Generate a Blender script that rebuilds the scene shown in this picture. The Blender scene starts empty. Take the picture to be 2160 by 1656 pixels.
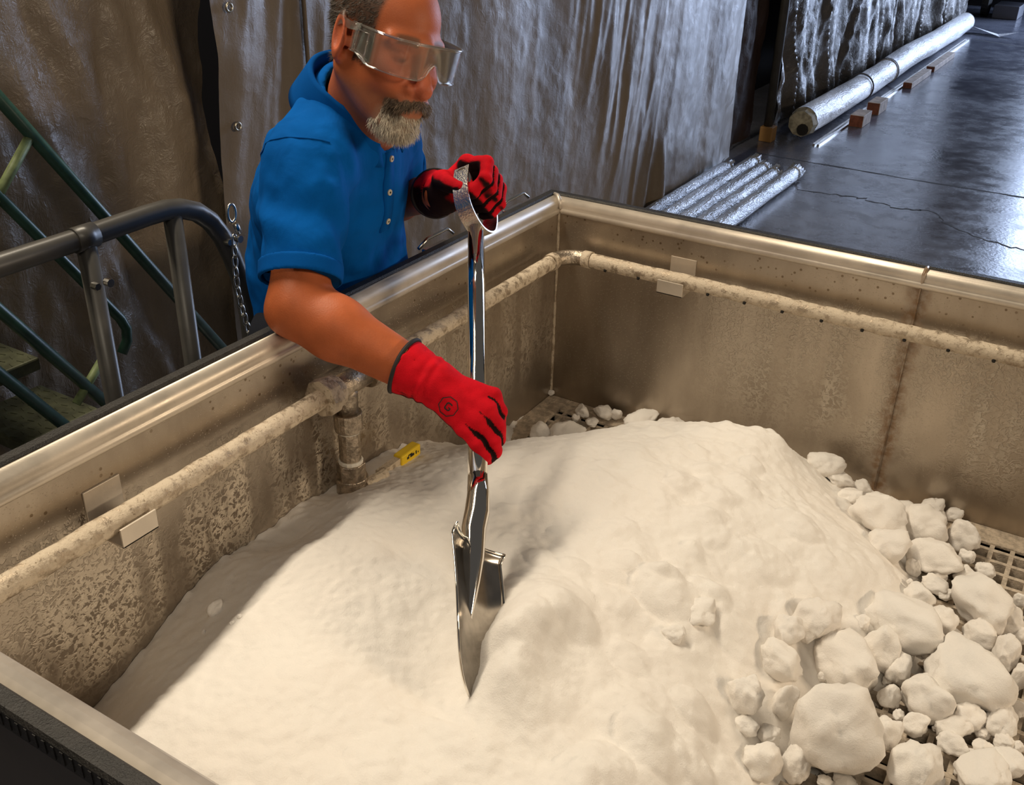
import bpy, bmesh, math, random
import numpy as np
from mathutils import Vector, Matrix
from mathutils.bvhtree import BVHTree
random.seed(7)
rng = np.random.default_rng(11)
sc = bpy.context.scene
col = sc.collection

# ------------------------------------------------------------------ camera, light, exposure
cam_d = bpy.data.cameras.new('camera'); cam = bpy.data.objects.new('camera', cam_d); col.objects.link(cam)
cam_d.sensor_width = 36.0; cam_d.sensor_fit = 'HORIZONTAL'; cam_d.lens = 2127.4 / 2160 * 36; cam_d.clip_start = .02
CR, CU, CF = Vector((.85227, .52263, .0221)), Vector((-.26254, .39083, .88223)), Vector((-.45244, .7577, -.4703))
mw = Matrix((CR, CU, -CF)).transposed().to_4x4(); mw.translation = Vector((1.112, -2.031, 1.70))
cam.matrix_world = mw
sc.camera = cam

world = bpy.data.worlds.new('hall_ambient'); sc.world = world; world.use_nodes = True
world.node_tree.nodes['Background'].inputs[0].default_value = (.95, .90, .85, 1)
world.node_tree.nodes['Background'].inputs[1].default_value = .07
def area(name, loc, target, size, power, color):
    d = bpy.data.lights.new(name, 'AREA'); d.shape = 'RECTANGLE'; d.size, d.size_y = size; d.energy = power; d.color = color
    o = bpy.data.objects.new(name, d); col.objects.link(o); o.location = loc
    if target: o.rotation_euler = (Vector(target) - Vector(loc)).to_track_quat('-Z', 'Y').to_euler(); return o
WARM = (1.0, .87, .68)
area('hall_lamp_walkway', (-1.15, -.9, 4.2), None, (.36, 3.2), 158, WARM)     # strip lamp high over the curtained side
area('hall_lamp_aisle', (2.0, -3.2, 3.4), (.3, -.5, .8), (1.6, .3), 16, WARM)          # strip lamp over the near aisle
area('bay_fill_light', (4.5, .1, 2.15), (.1, -.7, 1.1), (1.2, .35), 66, (1.0, .80, .57))              # unseen low fill light added past the tank for face, arm and walls
area('loading_door_daylight', (2.48, 13.8, 2.2), (.2, 3.5, .6), (5.0, 4.2), 680, (.56, .70, 1.0))
sc.view_settings.view_transform = 'Standard'; sc.view_settings.look = 'None'
sc.view_settings.exposure = 0.08; sc.view_settings.gamma = 1.0; sc.view_settings.use_curve_mapping = False

# ------------------------------------------------------------------ helpers
def link(o):
    col.objects.link(o); return o
def tag(o, label=None, cat=None, group=None, kind=None):
    if label: o['label'] = label
    if cat: o['category'] = cat
    if group: o['group'] = group
    if kind: o['kind'] = kind
    return o
def put(o, parent):
    if parent is not None:
        o.parent = parent; o.matrix_parent_inverse = parent_world(parent).inverted()
    return o
def parent_world(o):
    m = o.matrix_basis.copy()
    if o.parent: m = parent_world(o.parent) @ o.matrix_parent_inverse @ m
    return m
def empty(name, loc, label=None, cat=None, group=None, kind=None):
    o = bpy.data.objects.new(name, None); o.empty_display_size = .1; link(o); o.location = loc
    return tag(o, label, cat, group, kind)
def mesh(name, v, f, mat=None, parent=None, smooth=False, cols=None):
    me = bpy.data.meshes.new(name)
    v = np.asarray(v, dtype=np.float32)
    if isinstance(f, np.ndarray):
        me.vertices.add(len(v)); me.vertices.foreach_set('co', v.ravel())
        k = f.shape[1]; me.loops.add(f.size); me.loops.foreach_set('vertex_index', f.ravel().astype(np.int32))
        me.polygons.add(len(f)); me.polygons.foreach_set('loop_start', np.arange(0, f.size, k, dtype=np.int32))
        me.update(calc_edges=True)
    else:
        me.from_pydata([tuple(map(float, a)) for a in v], [], f)
    me.validate()
    if smooth: me.polygons.foreach_set('use_smooth', np.ones(len(me.polygons), dtype=bool))
    if cols is not None:
        at = me.color_attributes.new('Col', 'FLOAT_COLOR', 'POINT')
        at.data.foreach_set('color', np.concatenate([cols, np.ones((len(cols), 1))], 1).astype(np.float32).ravel())
    if mat: me.materials.append(mat)
    o = bpy.data.objects.new(name, me); link(o)
    return put(o, parent)
class MB:
    """collects simple solids for one mesh"""
    def __init__(s): s.v = []; s.f = []
    def add(s, v, f):
        n = len(s.v); s.v += [tuple(a) for a in v]; s.f += [tuple(i + n for i in q) for q in f]; return s
    def box(s, lo, hi, M=None):
        (a, b, c), (d, e, g) = lo, hi
        v = [Vector(p) for p in ((a,b,c),(d,b,c),(d,e,c),(a,e,c),(a,b,g),(d,b,g),(d,e,g),(a,e,g))]
        if M is not None: v = [M @ p for p in v]
        return s.add(v, [(0,3,2,1),(4,5,6,7),(0,1,5,4),(1,2,6,5),(2,3,7,6),(3,0,4,7)])
    def tube(s, pts, r, n=12, cap=True, closed=False):
        pts = [Vector(p) for p in pts]; m = len(pts)
        rs = r if hasattr(r, '__len__') else [r] * m
        def tg(i):
            a = pts[(i - 1) % m] if closed or i > 0 else pts[i]; b = pts[(i + 1) % m] if closed or i < m - 1 else pts[i]
            return (b - a).normalized()
        t = tg(0); up = Vector((0, 0, 1)) if abs(t.z) < .9 else Vector((1, 0, 0)); x = t.cross(up).normalized(); v = []
        for i in range(m):
            t = tg(i); x = (x - t * x.dot(t)).normalized(); y = t.cross(x)
            for k in range(n):
                a = 2 * math.pi * k / n; v.append(pts[i] + (x * math.cos(a) + y * math.sin(a)) * rs[i])
        f = []
        for i in range(m if closed else m - 1):
            j = (i + 1) % m
            for k in range(n): f.append((i*n+k, i*n+(k+1)%n, j*n+(k+1)%n, j*n+k))
        if cap and not closed: f += [tuple(range(n))[::-1], tuple((m-1)*n + k for k in range(n))]
        return s.add(v, f)
    def prism(s, poly, a, b):
        """poly: list of 3-vectors offsets; extruded from a to b"""
        n = len(poly); a = Vector(a); b = Vector(b); v = [a + Vector(p) for p in poly] + [b + Vector(p) for p in poly]
        f = [(i, (i+1) % n, n + (i+1) % n, n + i) for i in range(n)] + [tuple(range(n))[::-1], tuple(range(n, 2*n))]
        return s.add(v, f)
    def build(s, name, mat, parent=None, smooth=False, bevel=0):
        o = mesh(name, s.v, s.f, mat, parent)
        bm = bmesh.new(); bm.from_mesh(o.data); bmesh.ops.recalc_face_normals(bm, faces=bm.faces); bm.to_mesh(o.data); bm.free()
        if smooth:
            for p in o.data.polygons: p.use_smooth = len(p.vertices) == 4
        if bevel:
            m = o.modifiers.new('bevel', 'BEVEL'); m.width = bevel; m.segments = 2; m.limit_method = 'ANGLE'
        return o
def arc(c, u, v, r, a0, a1, n):
    c, u, v = Vector(c), Vector(u), Vector(v)
    return [c + (u * math.cos(a0 + (a1-a0)*i/n) + v * math.sin(a0 + (a1-a0)*i/n)) * r for i in range(n + 1)]

# ---- numpy noise
def _h(i, j, k, s):
    n = (i.astype(np.int64) * 374761393 + j.astype(np.int64) * 668265263 + k.astype(np.int64) * 2147483647 + s * 1274126177) & 0xffffffff
    n = ((n ^ (n >> 13)) * 1274126177) & 0xffffffff
    return ((n ^ (n >> 16)) & 0xffff) / 32767.5 - 1.0
def vnoise(p, s=0):
    p = np.asarray(p, float); i = np.floor(p).astype(np.int64); f = p - i; f = f * f * f * (f * (f * 6 - 15) + 10)
    r = 0
    for a in (0, 1):
        for b in (0, 1):
            for c in (0, 1):
                w = (f[..., 0] if a else 1 - f[..., 0]) * (f[..., 1] if b else 1 - f[..., 1]) * (f[..., 2] if c else 1 - f[..., 2])
                r = r + w * _h(i[..., 0] + a, i[..., 1] + b, i[..., 2] + c, s)
    return r
def fbm(p, o=4, s=0, g=.5):
    r = 0; a = 1.0; q = np.asarray(p, float)
    for k in range(o): r = r + a * vnoise(q, s + k * 17); q = q * 2.03 + 3.7; a *= g
    return r

# ---- signed distance modelling (used for the person, the gloves and the goggles frame)
def rc(p, a, b, ra, rb):
    a = np.asarray(a, float); ba = np.asarray(b, float) - a; q = p - a
    t = np.clip(q @ ba / (ba @ ba), 0, 1); return np.linalg.norm(q - t[:, None] * ba, axis=1) - (ra + (rb - ra) * t)
def ell(p, c, r, R=None):
    q = p - np.asarray(c, float)
    if R is not None: q = q @ R
    r = np.asarray(r, float); k0 = np.linalg.norm(q / r, axis=1); k1 = np.linalg.norm(q / (r * r), axis=1)
    return k0 * (k0 - 1) / np.maximum(k1, 1e-9)
def smin(a, b, k):
    h = np.clip(.5 + .5 * (b - a) / k, 0, 1); return b + (a - b) * h - k * h * (1 - h)
def smax(a, b, k): return -smin(-a, -b, k)
def rotz(a): c, s = math.cos(a), math.sin(a); return np.array([[c, -s, 0], [s, c, 0], [0, 0, 1.]])
def roty(a): c, s = math.cos(a), math.sin(a); return np.array([[c, 0, s], [0, 1., 0], [-s, 0, c]])
def rotx(a): c, s = math.cos(a), math.sin(a); return np.array([[1., 0, 0], [0, c, -s], [0, s, c]])
def sdf_mesh(fn, lo, hi, h):
    lo = np.asarray(lo, float); hi = np.asarray(hi, float); C = 4
    nc = np.ceil((hi - lo) / (h * C)).astype(int) + 1; n = nc * C
    ax = [lo[i] + (np.arange(nc[i]) + .5) * h * C - h * .5 for i in range(3)]
    g = np.stack(np.meshgrid(*ax, indexing='ij'), -1).reshape(-1, 3)
    dc = fn(g).reshape(nc)
    vol = np.repeat(np.repeat(np.repeat(dc, C, 0), C, 1), C, 2).astype(np.float32)
    act = np.abs(dc) < h * C * 1.6
    am = np.repeat(np.repeat(np.repeat(act, C, 0), C, 1), C, 2)
    idx = np.argwhere(am); P = lo + idx * h
    out = np.empty(len(P), np.float32)
    for k in range(0, len(P), 200000): out[k:k+200000] = fn(P[k:k+200000])
    vol[am] = out
    s = vol < 0; X, Y, Z = vol.shape
    cnt = np.zeros((X-1, Y-1, Z-1), np.int8)
    for a in (0, 1):
        for b in (0, 1):
            for c in (0, 1): cnt += s[a:X-1+a, b:Y-1+b, c:Z-1+c]
    cell = (cnt > 0) & (cnt < 8); ci = np.argwhere(cell); cid = -np.ones(cell.shape, np.int64); cid[cell] = np.arange(len(ci))
    acc = np.zeros((len(ci), 3)); num = np.zeros(len(ci))
    cor = [(a, b, c) for a in (0, 1) for b in (0, 1) for c in (0, 1)]
    for u in cor:
        for d in range(3):
            if u[d]: continue
            w = list(u); w[d] = 1
            va = vol[tuple((ci + u).T)]; vb = vol[tuple((ci + w).T)]
            m = (va < 0) != (vb < 0); t = va[m] / (va[m] - vb[m])
            q = np.tile(np.array(u, float), (m.sum(), 1)); q[:, d] = t; acc[m] += q; num[m] += 1
    V = lo + (ci + acc / num[:, None]) * h
    F = []
    for d in range(3):
        e, g2 = [k for k in range(3) if k != d]
        sl0 = [slice(1, None)] * 3; sl0[d] = slice(0, -1); sl1 = [slice(1, None)] * 3; sl1[d] = slice(1, None)
        A = s[tuple(sl0)]; B = s[tuple(sl1)]
        m = np.argwhere(A != B)
        base = m.copy(); base[:, e] += 1; base[:, g2] += 1
        ok = np.all(base < np.array(cell.shape), axis=1); base = base[ok]; m = m[ok]
        o1 = np.zeros(3, int); o1[e] = -1; o2 = np.zeros(3, int); o2[g2] = -1
        q = np.stack([cid[tuple(base.T)], cid[tuple((base+o1).T)], cid[tuple((base+o1+o2).T)], cid[tuple((base+o2).T)]], 1)
        flip = A[tuple(m.T)] ^ (d == 1)
        q[flip] = q[flip][:, ::-1]; F.append(q)
    F = np.concatenate(F); F = F[(F >= 0).all(1)]
    return V, F[:, ::-1].copy()
def vnormals(V, F):
    n = np.cross(V[F[:, 2]] - V[F[:, 0]], V[F[:, 3]] - V[F[:, 1]]); N = np.zeros_like(V)
    for k in range(4): np.add.at(N, F[:, k], n)
    return N / np.maximum(np.linalg.norm(N, axis=1, keepdims=True), 1e-12)

# ------------------------------------------------------------------ materials
class G:
    def __init__(s, name):
        s.m = bpy.data.materials.new(name); s.m.use_nodes = True; s.t = s.m.node_tree; s.b = s.t.nodes['Principled BSDF']
    def n(s, typ, ins=None, **kw):
        x = s.t.nodes.new(typ)
        for k, v in kw.items(): setattr(x, k, v)
        for k, v in (ins or {}).items(): s.set(x, k, v)
        return x
    def set(s, x, k, v):
        if isinstance(v, bpy.types.NodeSocket): s.t.links.new(v, x.inputs[k])
        else:
            if isinstance(v, tuple) and len(v) == 3 and x.inputs[k].type == 'RGBA': v = (*v, 1)
            x.inputs[k].default_value = v
    def P(s, **kw):
        for k, v in kw.items(): s.set(s.b, {'base': 'Base Color', 'rough': 'Roughness', 'metal': 'Metallic', 'normal': 'Normal', 'spec': 'Specular IOR Level', 'coat': 'Coat Weight', 'coatr': 'Coat Roughness', 'sss': 'Subsurface Weight', 'sssr': 'Subsurface Radius', 'ssss': 'Subsurface Scale', 'sheen': 'Sheen Weight', 'trans': 'Transmission Weight', 'ior': 'IOR', 'alpha': 'Alpha'}[k], v)
        return s.m
    def pos(s): return s.n('ShaderNodeNewGeometry').outputs['Position']
    def obj(s): return s.n('ShaderNodeTexCoord').outputs['Object']
    def map(s, v, scale=(1, 1, 1), rot=(0, 0, 0), loc=(0, 0, 0)):
        return s.n('ShaderNodeMapping', {0: v, 'Location': loc, 'Rotation': rot, 'Scale': scale}).outputs[0]
    def noise(s, v, scale, detail=4, rough=.55, dist=0): return s.n('ShaderNodeTexNoise', {'Vector': v, 'Scale': scale, 'Detail': detail, 'Roughness': rough, 'Distortion': dist}).outputs[0]
    def vor(s, v, scale, feature='F1', out=0): return s.n('ShaderNodeTexVoronoi', {'Vector': v, 'Scale': scale}, feature=feature).outputs[out]
    def ramp(s, f, a, b, c0=0., c1=1.):
        return s.n('ShaderNodeMapRange', {0: f, 1: a, 2: b, 3: c0, 4: c1}, interpolation_type='SMOOTHSTEP').outputs[0]
    def math(s, op, a, b=0.): return s.n('ShaderNodeMath', {0: a, 1: b}, operation=op).outputs[0]
    def mix(s, f, a, b): return s.n('ShaderNodeMix', {0: f, 6: a, 7: b}, data_type='RGBA').outputs[2]
    def bump(s, h, st=.3, d=.01, normal=None):
        i = {'Height': h, 'Strength': st, 'Distance': d}
        if normal is not None: i['Normal'] = normal
        return s.n('ShaderNodeBump', i).outputs[0]
    def xyz(s, v): return s.n('ShaderNodeSeparateXYZ', {0: v}).outputs
def plain(name, base, rough=.5, metal=0., spec=.5, var=0., scale=30., bump=0., bs=200.):
    g = G(name); p = g.obj(); c = base
    if var: c = g.mix(g.ramp(g.noise(p, scale), .3, .7), tuple(max(0, v*(1-var)) for v in base), tuple(min(1, v*(1+var)) for v in base))
    kw = dict(base=c, rough=rough, metal=metal, spec=spec)
    if bump: kw['normal'] = g.bump(g.noise(p, bs), bump, .004)
    return g.P(**kw)

def steel_wall():
    g = G('crusted_stainless'); p = g.pos(); x, y, z = g.xyz(p)
    worm = g.math('ABSOLUTE', g.math('SUBTRACT', g.noise(p, 78, 2, .5, .6), .5))
    worm = g.ramp(worm, .03, .10, 1., 0.)
    flat = g.noise(p, 130, 2, .5)
    big = g.noise(g.map(p, (1, 1, .45)), 7, 3, .6)
    streak = g.noise(g.map(p, (1, 1, .08)), 22, 2, .5)
    zone = g.math('MULTIPLY', g.ramp(z, .52, .70), g.ramp(z, .905, .875))
    far = g.ramp(x, .33, .62)                      # crust starts some way along the far wall
    side = g.ramp(x, .05, .06, 1., 0.)             # and covers the whole man-side wall
    near = g.ramp(y, -.95, -.80, 1., .45)
    cover = g.math('MULTIPLY', zone, g.math('ADD', far, g.math('MULTIPLY', side, near)))
    cm = g.math('MULTIPLY', g.ramp(big, .30, .52), cover)
    cm = g.math('MULTIPLY', cm, g.ramp(streak, .36, .56, .2, 1.))
    crust = g.math('MULTIPLY', cm, g.math('MAXIMUM', g.math('MULTIPLY', worm, .8), g.ramp(flat, .5, .66)))
    fine = g.math('MULTIPLY', g.ramp(g.vor(p, 210), .12, .2, 1., 0.), g.ramp(z, .5, .6))
    crust = g.math('MAXIMUM', crust, g.math('MULTIPLY', fine, .25))
    base = g.mix(g.ramp(g.noise(g.map(p, (1, 1, .3)), 9, 4, .6), .3, .7), (.34, .285, .225), (.45, .385, .31))
    c = g.mix(crust, base, (.60, .52, .41))
    drop = g.math('MULTIPLY', g.ramp(g.vor(p, 62), .13, .20, 1., 0.), g.math('MULTIPLY', g.ramp(z, .90, .925), g.ramp(g.noise(p, 9), .44, .52)))
    c = g.mix(g.math('MULTIPLY', drop, .75), c, (.13, .085, .045))
    rx = g.math('ABSOLUTE', g.math('SUBTRACT', g.math('ADD', x, g.math('MULTIPLY', g.math('SUBTRACT', g.noise(p, 26, 3), .5), .035)), .846))
    rust = g.math('MULTIPLY', g.ramp(rx, .003, .030, 1., 0.), g.ramp(y, -.06, -.05))
    c = g.mix(g.math('MULTIPLY', rust, g.ramp(g.noise(p, 60, 3), .3, .65, .25, .9)), c, (.20, .105, .04))
    crow = g.math('ADD', .30, g.math('MULTIPLY', crust, .45))
    met = g.math('SUBTRACT', .82, g.math('MULTIPLY', g.math('MAXIMUM', crust, rust), .75))
    nb = g.bump(g.noise(g.map(p, (1, 1, 1)), 420, 2), .06, .002)
    nb = g.bump(crust, .5, .0022, nb)
    return g.P(base=c, rough=crow, metal=met, normal=nb)
def brushed(name, base, rough=.28, metal=.95, scr=.25):
    g = G(name); p = g.pos(); n1 = g.noise(p, 14, 4, .6); c = g.mix(g.ramp(n1, .3, .7), tuple(v*.85 for v in base), base)
    sp = g.ramp(g.vor(p, 55), .05, .1, 1., 0.); sp = g.math('MULTIPLY', sp, g.ramp(g.noise(p, 11), .55, .62))
    c = g.mix(g.math('MULTIPLY', sp, .5), c, (.5, .45, .36))
    return g.P(base=c, rough=g.ramp(n1, .2, .8, rough, rough + .16), metal=metal, normal=g.bump(g.noise(p, 300, 2), scr * .2, .002))
def powder():
    g = G('white_powder'); p = g.pos()
    c = g.mix(g.ramp(g.noise(p, 5, 3), .3, .7), (.855, .805, .745), (.885, .845, .79))
    b = g.bump(g.noise(p, 460, 4, .75), .42, .003); b = g.bump(g.noise(p, 80, 5, .7), .2, .007, b)
    return g.P(base=c, rough=.95, spec=.15, normal=b)
def pipe_crust():
    g = G('scaled_pipe'); p = g.pos(); n1 = g.noise(p, 60, 5, .65); m = g.ramp(n1, .36, .56)
    c = g.mix(m, (.42, .34, .25), (.62, .52, .39)); c = g.mix(g.ramp(g.noise(p, 210, 2), .62, .72), c, (.32, .25, .17))
    return g.P(base=c, rough=g.ramp(n1, .3, .6, .38, .8), metal=g.ramp(m, 0, 1, .7, .05), normal=g.bump(g.noise(p, 130, 4, .7), .6, .004))
def vinyl(name, base, hi, rough=.34, sc_=1.0, spec=.7, metal=.25, bs=1.):
    g = G(name); p = g.pos(); q = g.map(p, (1, 1, .22))
    n1 = g.noise(q, 3.2 * sc_, 5, .6); n2 = g.noise(g.map(p, (1, 1, .1)), 30 * sc_, 3, .6, .8); n3 = g.noise(p, 26 * sc_, 4, .65, 1.2)
    r2 = g.math('ABSOLUTE', g.math('SUBTRACT', n2, .5)); r3 = g.math('ABSOLUTE', g.math('SUBTRACT', n3, .5))
    c = g.mix(g.ramp(n1, .32, .68), base, hi)
    b = g.bump(r2, .13 * bs, .02); b = g.bump(r3, .30 * bs, .02, b); b = g.bump(g.noise(p, 5 * sc_, 3), .3 * min(bs, 1.), .06, b)
    return g.P(base=c, rough=g.ramp(g.noise(p, 9), .3, .7, rough - .06, rough + .10), spec=spec, metal=metal, normal=b)
def film(name, base, rough=.2, sc_=1.0, metal=.5):
    g = G(name); p = g.pos(); q = g.map(p, (1, .25, 1))
    n2 = g.noise(q, 45 * sc_, 3, .6, .6); n3 = g.noise(p, 60 * sc_, 3, .6, 1.)
    b = g.bump(g.math('ABSOLUTE', g.math('SUBTRACT', n2, .5)), .8, .02); b = g.bump(n3, .5, .012, b)
    c = g.mix(g.ramp(g.noise(q, 18 * sc_, 3), .35, .65), tuple(v * .6 for v in base), base)
    return g.P(base=c, rough=rough, metal=metal, spec=.8, normal=b)
def concrete():
    g = G('sealed_concrete'); p = g.pos(); n1 = g.noise(p, 1.1, 6, .6); n2 = g.noise(p, 7, 5, .65)
    c = g.mix(g.ramp(n1, .35, .65), (.095, .100, .128), (.155, .164, .205)); c = g.mix(g.ramp(n2, .42, .7), c, (.105, .112, .142))
    sp = g.math('MULTIPLY', g.ramp(g.vor(g.map(p, (1, .55, 1)), 5.5), .05, .12, 1., 0.), g.ramp(g.noise(p, 2.3), .52, .6))
    c = g.mix(g.math('MULTIPLY', sp, .8), c, (.03, .03, .035))
    rough = g.math('ADD', g.ramp(n1, .3, .7, .13, .25), g.math('MULTIPLY', g.ramp(n2, .35, .7), .12))
    return g.P(base=c, rough=rough, spec=1.0, normal=g.bump(g.noise(p, 45, 4), .08, .01))
def cloth(name, base, var=.12, weave=900, wr=.0):
    g = G(name); p = g.pos(); n1 = g.noise(p, 12, 3); c = g.mix(g.ramp(n1, .3, .7), tuple(v*(1-var) for v in base), tuple(v*(1+var) for v in base))
    b = g.bump(g.noise(p, weave, 2), .25, .0012)
    if wr: b = g.bump(g.noise(g.map(p, (1, 1, .5)), 16, 3, .5, .7), wr, .02, b)
    return g.P(base=c, rough=.9, spec=.06, normal=b)
def vcol(name, rough=.55, spec=.4, sss=0., bump=.2, bs=500, sheen=0.):
    g = G(name); a = g.n('ShaderNodeVertexColor', layer_name='Col').outputs[0]; p = g.pos()
    c = g.mix(g.ramp(g.noise(p, 70, 3), .25, .75, 0., .22), a, g.n('ShaderNodeHueSaturation', {'Color': a, 'Value': .72}).outputs[0])
    kw = dict(base=c, rough=rough, spec=spec, normal=g.bump(g.noise(p, bs, 3), bump, .0015), sheen=sheen)
    if sss: kw.update(sss=sss, sssr=(1., .35, .2), ssss=.006)
    return g.P(**kw)

MT = dict(
    wall=steel_wall(), rim=brushed('rim_stainless', (.64, .565, .47), .34, .5),
    black=plain('black_rubber', (.016, .014, .012), .5, 0, .4, .3, 60, .4, 400),
    skin_panel=plain('dark_painted_panel', (.050, .040, .032), .38, 0, .5, .2, 8),
    dark=plain('dark_void', (.012, .010, .008), .9),
    powder=powder(), pipe=pipe_crust(),
    grate=plain('dusty_grating', (.50, .42, .33), .8, 0, .3, .3, 60, .5, 300),
    ledge=plain('crusted_ledge', (.52, .43, .33), .9, 0, .2, .28, 70, 1., 180),
    chrome=plain('polished_steel', (.80, .76, .70), .07, 1.0),
    satin=plain('satin_steel', (.74, .69, .61), .27, 1.0, .5, .1, 60, .3, 300),
    blade=plain('worn_blade_steel', (.50, .455, .40), .20, 1.0, .5, .12, 50),
    fitting=plain('dull_fitting_steel', (.45, .38, .30), .32, .9, .5, .35, 90, .5, 220),
    tape=plain('thread_seal_tape', (.72, .68, .60), .6), yellow=plain('yellow_plastic', (.85, .58, .02), .4),
    ink=plain('black_print', (.01, .01, .01), .6),
    grey_paint=plain('grey_painted_tube', (.060, .056, .050), .34, .0, .6, .12, 20),
    green_paint=plain('dark_green_paint', (.020, .060, .040), .36, 0, .6, .25, 30),
    lime=plain('worn_green_brace', (.20, .25, .11), .5, 0, .4, .3, 40), tread=plain('worn_green_tread', (.075, .080, .045), .55, .2, .5, .45, 16, .3, 90),
    zinc=plain('bright_zinc', (.62, .60, .56), .25, 1.0), brass=plain('grommet_brass', (.55, .50, .40), .3, 1.0),
    curtain=vinyl('brown_vinyl_sheet', (.140, .108, .077), (.225, .178, .130), .35, 1., .40, 0., .38),
    curtain_stair=vinyl('lightened_brown_vinyl_sheet', (.205, .158, .112), (.31, .245, .178), .36, 1., .45, 0., 1.2),  # vinyl colour lightened to make up for weak light on this sheet
    curtain_far=vinyl('brown_vinyl_sheet_far', (.10, .088, .075), (.18, .16, .14), .27, 1.0, .8, .2, 1.6),
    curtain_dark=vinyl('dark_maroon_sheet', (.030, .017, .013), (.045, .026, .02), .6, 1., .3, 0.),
    film=film('clear_wrap_film', (.52, .53, .56), .3), roll=film('white_wrap_film', (.90, .90, .92), .38, .4, .0),
    rollend=plain('roll_end_paper', (.33, .30, .22), .7, 0, .4, .4, 25), wood=plain('timber_offcut', (.50, .42, .36), .7, 0, .3, .25, 20),
    wood_end=plain('red_end_paint', (.17, .055, .03), .6, 0, .3, .3, 30), concrete=concrete(),
    crack=plain('floor_crack', (.028, .028, .032), .9), orange=plain('orange_foot', (.30, .16, .05), .7),
    shirt=cloth('blue_polo_knit', (.001, .088, .35), .10, 900, .22), shirt_trim=cloth('blue_polo_rib', (.001, .076, .31), .10, 1400, 0),
    trousers=cloth('dark_trousers', (.02, .022, .03)), shoe=plain('black_shoe', (.015, .013, .012), .5),
    skin=vcol('tanned_skin', .50, .30, .10, .25, 420), glove=vcol('red_work_glove', .8, .10, 0, .5, 700, .0), trim=plain('black_binding', (.012, .008, .008), .7),
    hair=plain('grey_brown_hair', (.055, .042, .032), .6, 0, .3, .5, 60), white_hair=plain('white_beard_hair', (.62, .55, .44), .6, 0, .3, .25, 90), grey_hair=plain('greying_moustache_hair', (.16, .115, .08), .6, 0, .3, .5, 120),
    button=plain('pale_button', (.55, .50, .40), .35), far_dark=plain('far_dark_paint', (.012, .012, .016), .5), far_grey=plain('far_grey', (.10, .10, .12), .5),
)
def goggle_mat():
    g = G('clear_polycarbonate'); t = g.t; out = t.nodes['Material Output']
    tr = g.n('ShaderNodeBsdfTransparent', {0: (.97, .965, .955)}); gl = g.n('ShaderNodeBsdfGlossy', {'Color': (1, 1, 1), 'Roughness': .04})
    df = g.n('ShaderNodeBsdfDiffuse', {'Color': (.80, .74, .66)})
    fr = g.n('ShaderNodeFresnel', {'IOR': 1.5}).outputs[0]
    m1 = g.n('ShaderNodeMixShader', {0: .065, 1: tr.outputs[0], 2: df.outputs[0]})
    m2 = g.n('ShaderNodeMixShader', {0: g.math('MINIMUM', g.math('MULTIPLY', fr, 1.25), .85), 1: m1.outputs[0], 2: gl.outputs[0]})
    t.links.new(m2.outputs[0], out.inputs[0]); t.nodes.remove(g.b); return g.m
MT['goggle'] = goggle_mat()
# ------------------------------------------------------------------ powder surface as a thin-plate spline through surveyed heights
HP=np.array([ # x,y,z control points of the powder surface
(.03,-1.60,.53),(.03,-1.37,.585),(.03,-1.16,.672),(.03,-.98,.675),(.03,-.83,.665),(.03,-.56,.612),(.03,-.30,.515),(.03,-.1,.485),
(.09,-1.25,.655),(.09,-1.05,.672),(.075,-.88,.672),
(.19,-1.40,.665),(.165,-1.16,.70),(.145,-1.08,.705),(.12,-.90,.70),(.13,-.69,.675),(.18,-.58,.66),(.23,-.49,.645),
(.12,-.40,.50),(.19,-.34,.50),(.12,-.2,.45),(.22,-.24,.48),(.3,-.1,.47),
(.31,-.38,.635),(.34,-.22,.59),(.40,-.12,.53),(.45,-.30,.655),(.48,-.05,.50),(.58,-.2,.655),(.66,-.2,.64),(.6,-.06,.53),(.75,-.22,.58),(.78,-.07,.52),(.85,-.1,.505),(.9,-.25,.53),
(.3,-.6,.70),(.3,-.8,.70),(.35,-1.0,.70),(.3,-1.3,.70),(.3,-1.55,.66),(.15,-1.58,.60),
(.45,-.5,.695),(.5,-.7,.695),(.5,-.9,.685),(.46,-1.12,.67),(.55,-1.3,.675),(.55,-1.58,.65),
(.65,-.45,.67),(.7,-.65,.655),(.7,-.85,.645),(.75,-1.05,.635),(.8,-1.3,.62),(.8,-1.6,.61),
(.85,-.4,.60),(.97,-.40,.55),(.9,-.55,.58),(.88,-.68,.555),(.82,-.80,.57),(.83,-.95,.57),(.88,-1.2,.57),
(1.02,-.3,.47),(1.1,-.5,.46),(1.0,-.65,.47),(.97,-.8,.47),(.95,-.95,.47),(1.0,-1.15,.48),(1.05,-1.5,.5),
(1.0,-.1,.475),(1.2,-.1,.45),(1.4,-.4,.44),(1.3,-.9,.44),(1.3,-1.4,.45),(1.8,-.3,.44),(1.8,-1.4,.44),(2.45,-.1,.44),(2.45,-1.6,.44)])
def tps_fit(P):
    n=len(P);d=np.linalg.norm(P[:,None,:2]-P[None,:,:2],axis=2)
    K=np.where(d>0,d*d*np.log(d+1e-12),0)+np.eye(n)*2e-4
    A=np.zeros((n+3,n+3));A[:n,:n]=K;A[:n,n]=1;A[:n,n+1:]=P[:,:2];A[n,:n]=1;A[n+1:,:n]=P[:,:2].T
    return np.linalg.solve(A,np.concatenate([P[:,2],np.zeros(3)]))
HW=tps_fit(HP)
def heap(x,y):
    x=np.asarray(x,float);y=np.asarray(y,float);s=x.shape
    q=np.stack([x.ravel(),y.ravel()],1);z=HW[len(HP)]+q@HW[len(HP)+1:]
    for i in range(len(HP)):
        d2=((q-HP[i,:2])**2).sum(1)+1e-12
        z=z+HW[i]*.5*d2*np.log(d2)
    return z.reshape(s)

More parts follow.
